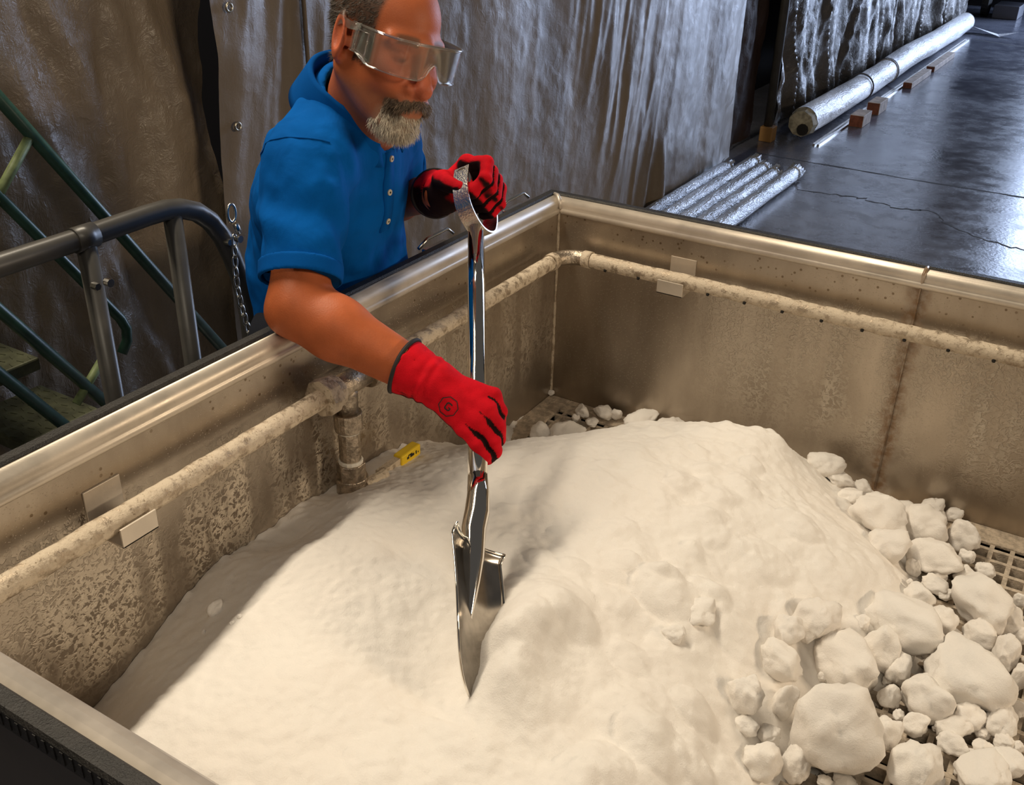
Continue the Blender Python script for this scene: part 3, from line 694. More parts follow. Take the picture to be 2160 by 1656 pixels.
# ---- loose chunks: each one an object, a dozen shared shapes
def chunk_mesh(k):
    bm = bmesh.new(); bmesh.ops.create_icosphere(bm, subdivisions=4, radius=1.0)
    P = np.array([v.co[:] for v in bm.verts]); r = np.random.default_rng(100 + k)
    sc_ = 1.0
    for j in range(9):                      # broken facets
        n = r.normal(size=3); n /= np.linalg.norm(n); c = r.uniform(.62, .92); dd = P @ n - c
        P -= np.clip(dd, 0, None)[:, None] * n * .72
    n = P / np.linalg.norm(P, axis=1, keepdims=True)
    P = P * (1 + .16 * fbm(n * 1.4 + k * 7, 3, k)[:, None] + .045 * fbm(n * 6 + k, 3, k + 3)[:, None] + .020 * fbm(n * 18, 3, k + 5)[:, None])
    P /= np.abs(P).max(0)
    for v, p_ in zip(bm.verts, P): v.co = p_
    me = bpy.data.meshes.new('powder_chunk'); bm.to_mesh(me); bm.free(); me.materials.append(MT['powder'])
    for p_ in me.polygons: p_.use_smooth = True
    return me
CH = [chunk_mesh(k) for k in range(12)]
NAMED = {0: 'broad white chunk on the heap edge below the far tank wall', 1: 'rounded white chunk behind the pillow-shaped one near the bare grating', 2: 'egg-shaped white chunk nearest the bare grating by the far wall', 3: 'pillow-shaped white chunk below three others near the bare grating',
 6: 'large flat-topped white chunk just below the bare grating', 7: 'large white chunk with a dark gap under its front edge', 12: 'slab-like white chunk sliding off the heap with a dark gap behind', 13: 'long white chunk beside the deep dark crack', 15: 'largest broad white chunk among the loose ones beside the tank middle',
 16: 'ball-shaped white chunk leaning on the largest broad chunk', 21: 'biggest tall wedge-shaped white chunk at the front of the pile', 24: 'big dome-shaped white chunk cut by the picture bottom', 44: 'shaded white chunk overhanging the hollow at the heap edge', 25: 'round white chunk in front of the hollow at the heap edge', 26: 'upright white chunk wedged between the hollow and the biggest wedge'}
SHORT = {0: 'broad chunk on the heap edge', 1: 'rounded chunk behind the pillow-shaped one', 2: 'egg-shaped chunk by the bare grating', 3: 'pillow-shaped chunk', 6: 'large flat-topped chunk', 7: 'large chunk with a gap beneath', 12: 'slab-like chunk', 13: 'long chunk beside the dark crack', 15: 'largest broad chunk', 16: 'ball-shaped chunk', 21: 'biggest wedge-shaped chunk', 24: 'big dome-shaped chunk', 44: 'overhanging shaded chunk', 25: 'round chunk at the hollow', 26: 'upright wedged chunk'}
def frame_xy(p):
    d = Vector(p) - cam.location; return d.dot(CR) / d.dot(CF), -d.dot(CU) / d.dot(CF)
FXY = [frame_xy(l[:3]) for l in LUMPS]; CLAB = {}; seen = set()
ORD = 'first second third fourth fifth sixth seventh eighth ninth tenth eleventh twelfth thirteenth fourteenth fifteenth sixteenth seventeenth eighteenth nineteenth twentieth twenty-first twenty-second'.split()
for k, i in enumerate(sorted((i for i, l in enumerate(LUMPS) if l[5] == 'f'), key=lambda i: FXY[i][0])):
    CLAB[i] = ORD[k] + ' white chunk from the corner along the foot of the far tank wall'
for i, l in enumerate(LUMPS):
    if l[5] != 'r' or i in NAMED: continue
    size = 'fist-sized' if l[3] > .036 else 'egg-sized' if l[3] > .026 else 'walnut-sized' if l[3] > .019 else 'pebble-sized'
    for j in sorted(SHORT, key=lambda j: math.hypot(FXY[i][0] - FXY[j][0], FXY[i][1] - FXY[j][1])):
        dx, dy = FXY[i][0] - FXY[j][0], FXY[i][1] - FXY[j][1]
        rel = ('right of' if dx > 0 else 'left of') if abs(dx) > abs(dy) else ('in front of' if dy > 0 else 'behind')
        t = f'{size} white chunk {rel} the {SHORT[j]}'
        if t not in seen: break
    seen.add(t); CLAB[i] = t
for i, (x, y, z, rx, rz, tg_) in enumerate(LUMPS):
    if tg_ == 'h' and x > .3: continue
    o = link(bpy.data.objects.new('powder_chunk', CH[i % 12])); r = np.random.default_rng(500 + i)
    if tg_ == 'h': z -= rz * .75
    o.location = (x, y, z); o.scale = (rx * 1.05, rx * r.uniform(.8, 1.0), rz * 1.12)
    o.rotation_euler = (r.uniform(-.25, .25), r.uniform(-.25, .25), r.uniform(0, 6.28))
    if tg_ == 'r' and i in NAMED: tag(o, NAMED[i], 'chunk', 'loose white chunks on the grating')
    elif tg_ == 'r': tag(o, CLAB[i], 'chunk', 'small loose white chunks' if rx < .028 else 'fist-sized loose white chunks')
    elif tg_ == 'f': tag(o, CLAB[i], 'chunk', 'white chunks along the far wall')
    else: tag(o, 'small white lump in the shaded trough beside the man-side tank wall', 'chunk', 'lumps in the shaded trough')
for k in range(52):      # the pile goes on past the frame, plus small fillers
    r = np.random.default_rng(900 + k)
    if k < 16: x, y, s_ = r.uniform(1.22, 1.5), r.uniform(-1.0, -.25), r.uniform(.02, .055)
    else: x, y, s_ = r.uniform(.9, 1.22), r.uniform(-.98, -.3), r.uniform(.007, .014)
    o = link(bpy.data.objects.new('powder_chunk', CH[k % 12])); z = max(float(heap(np.array(x), np.array(y))), .49) + s_ * .7
    o.location = (x, y, z); o.scale = (s_, s_ * r.uniform(.8, 1), s_ * .8); o.rotation_euler = (r.uniform(0, 6), r.uniform(0, 6), r.uniform(0, 6))
    if k < 16: tag(o, 'loose white chunk on the grating beyond the picture edge', 'chunk', 'chunks beyond the picture edge')
    else: tag(o, 'crumb-sized white bit lodged between the larger loose chunks', 'chunk', 'crumbs between the chunks')

# ------------------------------------------------------------------ grey guard rail with chain
gd = empty('guard_rail', (-.45, -1.2, 0), 'grey tubular guard rail with a curved end beside the man', 'railing')
cur = [(-.45, -2.4, 1.07), (-.45, -1.5, 1.07), (-.45, -.95, 1.071), (-.45, -.80, 1.074), (-.45, -.755, 1.073), (-.45, -.715, 1.066), (-.45, -.678, 1.050), (-.45, -.645, 1.022), (-.45, -.617, .980), (-.45, -.597, .93), (-.45, -.583, .885), (-.45, -.574, .84), (-.45, -.568, .78), (-.45, -.566, .70), (-.45, -.566, .02)]
MB().tube(cur, .0205, 18).build('top_rail', MT['grey_paint'], gd, True)
for y in (-1.95, -.94, -.738): MB().tube([(-.45, y, .0), (-.45, y, 1.065)], .0185, 16).build('post', MT['grey_paint'], gd, True)
MB().tube([(-.45, -.965, 1.071), (-.45, -.92, 1.071)], .0235, 18).build('rail_collar', MT['grey_paint'], gd, True)
MB().tube([(-.45, -2.4, .5), (-.45, -.57, .5)], .018, 14).build('middle_rail', MT['grey_paint'], gd, True)
for (y, z) in ((-.94, .985), (-.612, .975)): MB().tube([(-.435, y - .012, z), (-.42, y - .012, z)], .007, 6).tube([(-.425, y + .01, z + .002), (-.412, y + .01, z + .002)], .008, 10).build('bolt', MT['zinc'], gd)
ch = empty('safety_chain', (-.42, -.62, 1.04), 'bright link chain hanging from a snap ring at the rail end', 'chain')
MB().tube([(-.42, -.612 + .011 * math.cos(a), 1.035 + .019 * math.sin(a)) for a in np.linspace(0, 2 * math.pi, 20)[:-1]], .0032, 8, closed=True).build('snap_ring', MT['zinc'], ch, True)
MB().tube([(-.42, -.606, 1.012), (-.42, -.598, .99)], [.006, .0075], 10).build('snap_body', MT['zinc'], ch, True)
for k in range(14):
    z = .975 - k * .0225; y = -.612 - .012 * math.sin(k * .35) + .001 * k; u = (1, 0) if k % 2 else (0, 1)
    MB().tube([(-.42 + u[0] * .0065 * math.cos(a), y + u[1] * .0065 * math.cos(a), z + .0145 * math.sin(a)) for a in np.linspace(0, 2 * math.pi, 14)[:-1]], .0022, 6, closed=True).build('link', MT['zinc'], ch, True)
# ------------------------------------------------------------------ green rolling stair
st = empty('green_stair', (-.85, -.9, 0), 'dark green tubular stair with worn treads standing behind the guard rail', 'stair')
D = Vector((0, .477, -.729)).normalized()
def along(y, z, x=-.75, z0=1.75, z1=.06):
    p = Vector((x, y, z)); return [p + D * ((z0 - z) / D.z), p + D * ((z1 - z) / D.z)]
MB().tube(along(-.857, 1.263), .0135, 14).build('handrail', MT['green_paint'], st, True)
a, b_ = along(-.901, 1.081, z1=.74); MB().tube([a, b_, b_ + Vector((0, .012, -.03)), b_ + Vector((0, .008, -.06)), b_ + Vector((0, -.012, -.085))], .012, 12).build('middle_rail', MT['green_paint'], st, True)
MB().tube(along(-.954, .857), .0135, 14).build('stringer', MT['green_paint'], st, True); MB().tube(along(-.986, .726), .0135, 14).build('stringer', MT['green_paint'], st, True)
for pts in ([(-.75, -.812, 1.182), (-.75, -.93, 1.06)], [(-.75, -.736, .668), (-.75, -.83, .585)]): MB().tube(pts, .010, 12).build('brace', MT['lime'], st, True)
for k in range(-2, 3):
    y = -.884 + .118 * k; z = .720 - .180 * k
    if z < .1 or z > 1.7: continue
    tr = MB().box((-1.0 + .02, y - .20, z - .03), (-.765, y, z)).build('tread', MT['tread'], st, bevel=.004)
    b = MB()
    for i in range(7):
        for j in range(9):
            px, py = -.965 + i * .031, y - .19 + j * .022
            s_ = 1 if (i + j) % 2 else -1; b.prism([(-.008, -.003 * s_, 0), (.008, .0015 * s_, 0), (.008, .003 * s_, 0), (-.008, -.0015 * s_, 0)], (px, py, z), (px, py, z + .0015))
    b.build('tread_pattern', MT['tread'], tr)
MB().box((-.99, -1.7, .02), (-.74, -1.66, 1.7)).build('rear_frame', MT['green_paint'], st)
# ------------------------------------------------------------------ shovel
TIP = Vector((.552, -1.161, .67)); SA = Vector((-.483, .72, .498)).normalized()
SW = Vector((.19, .631, -.752)); SW = (SW - SA * SW.dot(SA)).normalized(); SN = SW.cross(SA).normalized()      # SN: concave face side
if SN.x < 0: SN = -SN
def SP(s, w=0., n=0.): return TIP + SA * s + SW * w + SN * n
sh = empty('shovel', TIP, 'polished stainless shovel with a D-grip stuck into the powder heap', 'shovel')
nu, nv = 25, 40; v = []; f = []
for j in range(nv + 1):
    t = j / nv; k = max(0., (t - .42) / .58); hw = .072 * (1 - .05 * t) * max(.02, (1 - k ** 2.0)) ** .75
    for i in range(nu):
        u = -1 + 2 * i / (nu - 1); e = abs(u) * hw / .072
        curl = .020 * e ** 2.2 + .012 * math.sin(t * 2.2) - .004
        if t < .06: curl += .010 * (1 - t / .06)
        v.append(SP(.232 * (1 - t), u * hw - .006, curl - .016))
for j in range(nv):
    for i in range(nu - 1): f.append((j*nu+i, j*nu+i+1, (j+1)*nu+i+1, (j+1)*nu+i))
bl = mesh('blade', v, f, MT['blade'], sh, True); E_ = [v[j * nu] for j in range(nv, -1, -1)] + [v[i] for i in range(nu)] + [v[j * nu + nu - 1] for j in range(nv + 1)]; MB().tube(E_, .0019, 8).build('blade_edge', MT['chrome'], sh, True); md = bl.modifiers.new('thickness', 'SOLIDIFY'); md.thickness = .0024; md.offset = 0
MB().tube([SP(.345, 0, .000), SP(.31, 0, .001), SP(.28, -.003, .000), SP(.25, -.006, -.005), (SP(.205, -.006, -.006)), SP(.165, -.006, -.009), SP(.125, -.006, -.012), SP(.09, -.006, -.014)], [.0158, .0178, .0195, .0195, .0175, .013, .007, .0015], 20).build('socket', MT['chrome'], sh, True)
MB().tube([SP(.33), SP(.55, .0, .0), SP(.70), SP(.852)], [.0158, .0155, .0152, .0148], 24).build('shaft', MT['chrome'], sh, True)
yk = [(-.050, .962), (-.054, .935), (-.055, .905), (-.047, .876), (-.026, .858), (0, .851), (.026, .858), (.047, .876), (.055, .905), (.054, .935), (.050, .962)]
def catmull(P, m):
    out = []
    for i in range(len(P) - 1):
        p0, p1, p2, p3 = (np.array(P[max(0, min(len(P) - 1, i + k))]) for k in (-1, 0, 1, 2))
        for j in range(m):
            t = j / m; out.append(tuple(.5 * (2 * p1 + (p2 - p0) * t + (2 * p0 - 5 * p1 + 4 * p2 - p3) * t * t + (3 * p1 - p0 - 3 * p2 + p3) * t ** 3)))
    return out + [P[-1]]
yk = catmull(yk, 4)
b = MB(); vv = []; ff = []
for i, (w, s) in enumerate(yk):
    a0 = yk[max(0, i-1)]; a1 = yk[min(len(yk)-1, i+1)]; tx, ty = a1[0]-a0[0], a1[1]-a0[1]; L = math.hypot(tx, ty); nx_, ny_ = -ty / L * .0016, tx / L * .0016
    for n_ in (-.0155, .0155): vv += [SP(s + ny_, w + nx_, n_), SP(s - ny_, w - nx_, n_)]
for i in range(len(yk) - 1):
    a = 4 * i; c = a + 4
    ff += [(a, a+2, c+2, c), (a+1, c+1, c+3, a+3), (a, c, c+1, a+1), (a+2, a+3, c+3, c+2)]
ff += [(0, 1, 3, 2), (len(vv)-4, len(vv)-2, len(vv)-1, len(vv)-3)]
b.add(vv, ff); b.build('yoke', MT['satin'], sh)
MB().tube([SP(.945, -.053), SP(.945, .053)], .0135, 18).build('grip', MT['chrome'], sh, True)

# ------------------------------------------------------------------ person
man = empty('person', (-.2, -.6, 0), 'man in a blue polo shirt, red gloves and clear goggles leaning over the tank', 'person')
A3 = lambda *a: np.array(a, float)
SR, SL = A3(-.035, -.795, 1.232), A3(-.125, -.465, 1.232)
ER, WR = A3(.045, -.922, 1.046), A3(.262, -.878, .963)
EL = A3(-.19, -.35, 1.045)
GC = np.array(SP(.945)); LQ = np.array(SN); LP_ = np.array(SA); LA = np.array(SW)
WL = GC - LQ * .080 + LP_ * .026
HO = A3(.0435, -.6697, 1.4239); HM = rotz(math.radians(-14.2)) @ roty(math.radians(9.5)) @ rotx(math.radians(-13.5))
def hw_(q): return np.asarray(q, float) @ HM.T + HO       # head local -> world
def hl_(p): return (p - HO) @ HM
NB = A3(-.065, -.635, 1.268)
def head_sdf(q):
    d = ell(q, (-.014, 0, .040), (.100, .0775, .083))
    d = smin(d, ell(q, (.022, 0, -.030), (.068, .064, .080)), .03)
    for s in (-1, 1):
        d = smin(d, rc(q, (-.012, s*.052, -.045), (.060, s*.018, -.098), .024, .020), .03)
        d = smin(d, ell(q, (.060, s*.036, -.034), (.028, .027, .026)), .022)
        d = smin(d, rc(q, (.084, s*.008, .024), (.068, s*.052, .022), .010, .008), .016)
    d = smin(d, ell(q, (.072, 0, -.102), (.024, .028, .022)), .025)                         # chin
    d = smin(d, ell(q, (.082, 0, -.066), (.024, .034, .024)), .02)                          # mouth mound
    for s in (-1, 1): d = smax(d, -ell(q, (.096, s*.033, .000), (.019, .021, .014)), .014)  # eye sockets
    for s in (-1, 1): d = smin(d, ell(q, (.0705, s*.032, -.001), (.0145, .0150, .0125)), .004)
    n = smin(rc(q, (.086, 0, .014), (.114, 0, -.036), .0085, .0120), ell(q, (.112, 0, -.043), (.0145, .0135, .0130)), .008)
    for s in (-1, 1): n = smin(n, ell(q, (.098, s*.0155, -.047), (.0125, .0085, .0095)), .006)
    d = smin(d, n, .010)
    for s in (-1, 1): d = smax(d, -ell(q, (.106, s*.007, -.0575), (.005, .0035, .005)), .003)
    d = smax(d, -rc(q, (.104, -.020, -.0775), (.104, .020, -.0775), .003, .003), .004)     # mouth line
    d = smin(d, rc(q, (.097, -.016, -.084), (.097, .016, -.084), .006, .006), .008)        # lower lip
    d = smin(d, rc(q, (.097, -.026, -.070), (.102, 0, -.064), .008, .009), .010); d = smin(d, rc(q, (.097, .026, -.070), (.102, 0, -.064), .008, .009), .010)   # moustache bulk
    d = smin(d, ell(q, (.076, 0, -.112), (.026, .034, .020)), .014)                         # beard bulk
    d = smin(d, rc(q, (-.025, 0, -.045), tuple(hl_(NB[None])[0]), .056, .060), .03)         # neck
    d = smin(d, rc(q, (.03, 0, -.09), tuple(hl_(NB[None] + A3(.05, .01, .0))[0]), .028, .035), .04)
    for s in (-1, 1):
        R = rotz(s * math.radians(24)) @ roty(math.radians(-12))
        e = ell(q, (-.017, s*.083, -.003), (.024, .0090, .038), R)
        e = smax(e, -ell(q, (-.011, s*.0930, .001), (.0135, .0075, .024), R), .004)
        e = smin(e, ell(q, (-.010, s*.078, -.033), (.010, .007, .010), R), .006)
        e = smin(e, ell(q, (.004, s*.078, -.006), (.006, .006, .009)), .005)
        d = smin(d, e, .007)
    return d
def arm_sdf(p):
    d = smin(rc(p, SR, ER, .054, .046), rc(p, ER, ER + (WR - ER) * .30, .046, .051), .03)
    d = smin(d, rc(p, ER + (WR - ER) * .28, WR, .050, .0335), .02); d = smin(d, rc(p, WR, WR + (WR - ER) * .12, .032, .024), .02)
    d = smin(d, ell(p, ER + A3(-.022, -.012, -.010), (.026, .026, .026)), .02)
    l = smin(rc(p, SL, EL, .052, .045), rc(p, EL, WL, .046, .029), .03); l = smin(l, rc(p, WL, WL + LQ * .015, .028, .022), .02)
    c = ell(p, (-.12, -.63, 1.14), (.09, .15, .12), rotz(.28)); c = smin(c, rc(p, SR, SL, .055, .055), .05); c = smin(c, rc(p, (-.09, -.63, 1.22), NB, .06, .055), .05)
    return np.minimum(d, l) if False else smin(smin(d, c, .03), l, .02)
hv, hf = sdf_mesh(lambda p: head_sdf(p), (-.135, -.115, -.21), (.145, .115, .14), .0024)
hN = vnormals(hv, hf)
def sstep(x, a, b): t = np.clip((x - a) / (b - a), 0, 1); return t * t * (3 - 2 * t)
def mixc(c, m, k): return c * (1 - m[:, None]) + np.array(k) * m[:, None]
x, y, z = hv.T; ay = np.abs(y)
hairm = sstep(.048 - .55 * np.clip(z - .075, 0, 1) - x, 0, .012) * sstep(z + np.where(x < -.035, .055, np.where(x > .012, .035, -.02 + .0 * x)), 0, .012)
c = np.tile(A3(.49, .130, .047), (len(hv), 1))
red = np.exp(-((x - .112) ** 2 + y ** 2 + (z + .038) ** 2) / .022 ** 2) + .5 * np.exp(-((x - .078) ** 2 + (ay - .04) ** 2 + (z + .03) ** 2) / .022 ** 2) + .6 * sstep(ay, .078, .088)
c = mixc(c, np.clip(red, 0, 1) * .7, (.52, .12, .075))
c = mixc(c, sstep(-z, .045, .075) * sstep(x, -.04, .0) * .45, (.24, .135, .085))                  # stubble on cheeks and jaw
c = mixc(c, np.exp(-((x - .083) ** 2 + (ay - .032) ** 2 * .4 + (z + .006) ** 2) / .006 ** 2) * .8, (.12, .05, .03))      # lash line
c = mixc(c, sstep(.010 - np.abs(z - .026 + .1 * (ay - .03) ** 2 * 60), 0, .005) * sstep(ay, .012, .018) * sstep(.055 - ay, 0, .01) * sstep(x, .05, .06) * .75, (.10, .06, .035))  # brows
nz_ = .0018 * fbm(hv * 130, 2, 3)
mous = sstep(x, .068, .082) * sstep(.046 - ay + nz_, 0, .008) * sstep(-.0535 - .22 * ay - z + nz_, 0, .006) * sstep(z + .0745 + .75 * np.clip(ay - .012, 0, 1) - nz_, 0, .005)
chinm = sstep(-.0865 + .30 * np.clip(ay - .010, 0, .03) - z + nz_, 0, .006) * sstep(x, .034, .056) * sstep(.047 - ay + nz_, 0, .012)
c = mixc(c, mous * .9, (.16, .11, .075)); c = mixc(c, chinm * .8, (.34, .27, .20)); c = mixc(c, hairm * .92, (.050, .037, .027))
av, af = sdf_mesh(arm_sdf, (-.30, -1.02, .88), (.38, -.24, 1.36), .0050)
ac = np.tile(A3(.46, .116, .038), (len(av), 1)); fz = fbm(av * 30, 3, 4); ac *= (1 + .10 * fz)[:, None]
HWV = hw_(hv)
body = mesh('body', np.concatenate([HWV, av]), np.concatenate([hf, af + len(hv)]), MT['skin'], man, True, np.clip(np.concatenate([c, ac]), 0, 1))
# ---- hair strands
def strands(name, n, weight, L, wdt, dirf, mat, seed, lift=.45):
    r = np.random.default_rng(seed); fc = hv[hf].mean(1); w = weight[hf].mean(1); w = np.where(w > .35, w, 0); w = w / w.sum()
    k = r.choice(len(hf), n, p=w); q = hv[hf[k]]; a = r.random((n, 4, 1)); a /= a.sum(1, keepdims=True); p = (q * a).sum(1); N = hN[hf[k, 0]]
    d = dirf(p, r); d /= np.linalg.norm(d, axis=1, keepdims=True); ln = (L * r.uniform(.55, 1.2, n))[:, None]
    p1 = p + ln * .45 * (N * lift + d * (1 - lift * .5)); p2 = p1 + ln * .55 * (N * lift * .25 + d)
    sd = np.cross(d, N + .4 * r.normal(size=(n, 3))); sd /= np.maximum(np.linalg.norm(sd, axis=1, keepdims=True), 1e-9); sd = sd * wdt
    V = np.stack([p - sd, p + sd, p1 - sd * .8, p1 + sd * .8, p2], 1).reshape(-1, 3); b0 = np.arange(n)[:, None] * 5
    F = [tuple(t) for t in np.concatenate([b0 + np.array([[0, 1, 3, 2]])]).tolist()] + [tuple(t) for t in (b0 + np.array([[2, 3, 4]])).tolist()]
    o = mesh(name, hw_(V), F, mat, man); o['kind'] = 'stuff'; return o
hd = lambda p, r: np.stack([-.75 + .3 * r.normal(size=len(p)), .15 * r.normal(size=len(p)), -.55 + .3 * r.normal(size=len(p))], 1)
strands('hair', 7000, hairm * (1 - .9 * sstep(ay, .079, .083) * sstep(.04 - np.abs(z + .005), 0, .01)), .013, .00042, hd, MT['hair'], 1, .35)
md_ = lambda p, r: np.stack([.15 + .2 * r.normal(size=len(p)), np.sign(p[:, 1]) * .5 + .25 * r.normal(size=len(p)), -.9 + .2 * r.normal(size=len(p))], 1)
strands('moustache', 1500, mous, .011, .00042, md_, MT['grey_hair'], 2)
bd = lambda p, r: np.stack([.35 + .25 * r.normal(size=len(p)), .3 * r.normal(size=len(p)), -.9 + .2 * r.normal(size=len(p))], 1)
strands('beard', 2600, chinm, .012, .00045, bd, MT['white_hair'], 3, .5)
# ---- goggles: wrapped clear visor, brow bar, temples
def visor(phi, zz):
    """front shell in head space; phi from the person's right (-) to left (+)"""
    a = math.radians(phi); sx = math.cos(a); sy = math.sin(a)
    k = (abs(sx) ** 3.2 + abs(sy) ** 3.2) ** (-1 / 3.2)
    return (.020 + .102 * k * sx - .10 * (zz + .0) ** 2 * 10 * .1, .0865 * k * sy, zz)
v = []; f = []; n = 64; mz = 14
for i in range(n + 1):
    phi = -92 + 184 * i / n; ty = visor(phi, 0)[1]
    zt = .030 - .004 * (abs(phi) / 92) ** 2; nb_ = math.exp(-(ty / .013) ** 2)
    zb = (-.025 + .028 * nb_) if abs(phi) < 68 else (-.025 + .010 * min(1, (abs(phi) - 68) / 14))
    for j in range(mz + 1): v.append(visor(phi, zb + (zt - zb) * j / mz))
for i in range(n):
    for j in range(mz): f.append((i*(mz+1)+j, (i+1)*(mz+1)+j, (i+1)*(mz+1)+j+1, i*(mz+1)+j+1))
gg = mesh('safety_goggles', hw_(np.array(v)), f, MT['goggle'], man, True); m_ = gg.modifiers.new('thickness', 'SOLIDIFY'); m_.thickness = .0022
gg['label'] = 'clear wraparound safety goggles'
top = [hw_(np.array(visor(p_, .030 - .004 * (abs(p_) / 92) ** 2))) for p_ in np.linspace(-92, 92, 50)]
MB().tube(top, .0021, 8).build('brow_bar', MT['goggle'], gg, True)
bot = [hw_(np.array(v[i * (mz + 1)])) for i in range(n + 1)]
MB().tube(bot, .0012, 6).build('lower_edge', MT['goggle'], gg, True)
for s in (-1, 1):
    P_ = [A3(.036, s*.088, .024), A3(.010, s*.089, .020), A3(-.012, s*.087, .022), A3(-.030, s*.084, .012)]
    b = MB(); vv = []; ff = []
    for p_ in P_: vv += [hw_(p_ + A3(0, s*.001, .006)), hw_(p_ + A3(0, s*.001, -.006)), hw_(p_ + A3(0, -s*.001, -.006)), hw_(p_ + A3(0, -s*.001, .006))]
    for i in range(3):
        for k in range(4): ff.append((4*i+k, 4*i+(k+1) % 4, 4*i+4+(k+1) % 4, 4*i+4+k))
    b.add(vv, ff); b.build('temple', MT['goggle'], gg)
    # vent box at the hinge
    MB().tube([hw_(A3(x_, s*.0885, z_)) for x_, z_ in ((.030, -.010), (.058, -.014), (.058, .020), (.030, .020))], .0013, 6, closed=True).build('hinge_vent', MT['goggle'], gg, True)
# ---- polo shirt
RT = rotz(math.radians(15))
dR = (ER - SR) / np.linalg.norm(ER - SR); dL = (EL - SL) / np.linalg.norm(EL - SL)
HEMR = SR + (ER - SR) * .80; HEML = SL + (EL - SL) * .62
def folds(p):
    q = p @ rotx(.5)
    a = vnoise(np.stack([q[:, 0] * 10, q[:, 1] * 9, q[:, 2] * 4.0], 1), 31); b = vnoise(np.stack([p[:, 0] * 22 + p[:, 2] * 16, p[:, 1] * 20, p[:, 2] * 7], 1), 33)
    return .0075 * a + .0062 * (.45 - np.abs(b)) + .002 * vnoise(p * 45, 35)
def sleeve_folds(p, s0, d):
    t = (p - s0) @ d; q = p - s0 - t[:, None] * d; an = np.arctan2(q @ np.cross(d, A3(.6, .6, .5)), q @ A3(.6, .6, .5))
    return .004 * np.sin(t * 60 + 2.2 * an + 1.5 * vnoise(p * 14, 8)) * np.exp(-((t - .10) / .07) ** 2)
def shirt_sdf(p):
    d = ell(p, (-.172, -.600, .98), (.138, .172, .25), RT); d = smin(d, ell(p, (-.125, -.628, 1.145), (.130, .185, .150), RT @ roty(.35)), .06)
    d = smin(d, rc(p, (-.055, -.755, 1.232), (-.115, -.505, 1.232), .072, .072), .05)
    d = smin(d, rc(p, (-.075, -.635, 1.255), (-.070, -.645, 1.315), .078, .066), .05); d = smin(d, rc(p, (-.075, -.66, 1.30), (-.05, -.77, 1.245), .045, .055), .04)
    d = smin(d, rc(p, (-.178, -.60, .95), (-.178, -.60, .80), .146, .146), .05)
    s = rc(p, SR, SR + dR * .30, .074, .0615) + sleeve_folds(p, SR, dR); s = smax(s, (p - HEMR) @ dR, .004); d = smin(d, s, .035)
    l = rc(p, SL, SL + dL * .30, .072, .060); l = smax(l, (p - HEML) @ dL, .004); d = smin(d, l, .035)
    d = d + folds(p)
    nk = rc(p, NB + A3(-.02, 0, -.02), hw_(A3(-.02, 0, -.02)), .058, .062); nk = smin(nk, rc(p, NB + A3(.055, .0, -.03), NB + A3(.12, 0, .10), .016, .05), .02)
    d = smax(d, -nk, .01)
    return smax(d, .86 - p[:, 2], .01)
sv, sf = sdf_mesh(shirt_sdf, (-.40, -.93, .84), (.09, -.28, 1.36), .0055)
shirt = mesh('polo_shirt', sv, sf, MT['shirt'], man, True); shirt['label'] = 'royal blue short-sleeved polo shirt'
BV = BVHTree.FromPolygons([tuple(p) for p in sv], [tuple(t) for t in sf.tolist()])
def hem(s0, d, hp, r0, nm):
    def fn(p): return smax(smax(np.abs(rc(p, s0, s0 + d * .30, r0, r0 - .0125) + .001) - .0030, (p - hp - d * .002) @ d, .002), -(p - hp + d * .026) @ d, .002)
    e = np.abs(A3(.09, .09, .09)); v_, f_ = sdf_mesh(fn, hp - e, hp + e, .003); mesh(nm, v_, f_, MT['shirt_trim'], shirt, True)
hem(SR, dR, HEMR, .074, 'sleeve_hem'); hem(SL, dL, HEML, .072, 'sleeve_hem')
ring = []
ax1 = np.cross(dR, A3(0, 0, 1)); ax1 /= np.linalg.norm(ax1); ax2 = np.cross(dR, ax1)
for k in range(40):
    a = 2 * math.pi * k / 40; q = SR - dR * .005 + (ax1 * math.cos(a) + ax2 * math.sin(a)) * .09 + A3(-.01, .03, 0)
    hit = BV.find_nearest(Vector(q)); 
    if hit[0] is not None and (k < 14 or k > 24): ring.append(hit[0] + hit[1] * .0004)
MB().tube(ring[-13:] + ring[:14], .0016, 6).build('armhole_seam', MT['shirt_trim'], shirt, True)
FD = RT @ A3(1, 0, 0); FD = A3(math.cos(math.radians(2)), math.sin(math.radians(2)), 0)
LD = A3(-FD[1], FD[0], 0)
def onshirt(lat, zz):
    o = A3(-.075, -.635, zz) + LD * lat + FD * .6; h = BV.ray_cast(Vector(o), Vector(-FD)); return h
vv = []
for zz in np.linspace(1.245, 1.085, 17):
    for lat in (-.015, -.0145, .0145, .015):
        h = onshirt(lat, zz); vv.append(h[0] + Vector(FD) * (.0035 if abs(lat) < .0148 else -.001))
mesh('placket', vv, [(4*i+k, 4*i+k+1, 4*i+k+5, 4*i+k+4) for i in range(16) for k in range(3)], MT['shirt_trim'], shirt, True)
for zz in (1.222, 1.160, 1.105):
    h = onshirt(.0, zz)
    if h[0] is None: continue
    nrm = (h[1] + Vector(FD) * .5).normalized(); p0 = h[0] + Vector(FD) * .0035
    bt = MB().tube([p0 - nrm * .001, p0 + nrm * .0025], .0058, 16).build('button', MT['button'], shirt, bevel=.0006); MB().tube([p0 + nrm * .0022, p0 + nrm * .0029], .002, 8).build('button_hole', MT['ink'], bt)
UPN = hw_(A3(-.02, 0, -.05)) - NB; UPN = UPN / np.linalg.norm(UPN); UPN = (UPN + A3(0, 0, .55)) / np.linalg.norm(UPN + A3(0, 0, .55))
FN = FD - UPN * (FD @ UPN); FN /= np.linalg.norm(FN); LN = np.cross(UPN, FN)
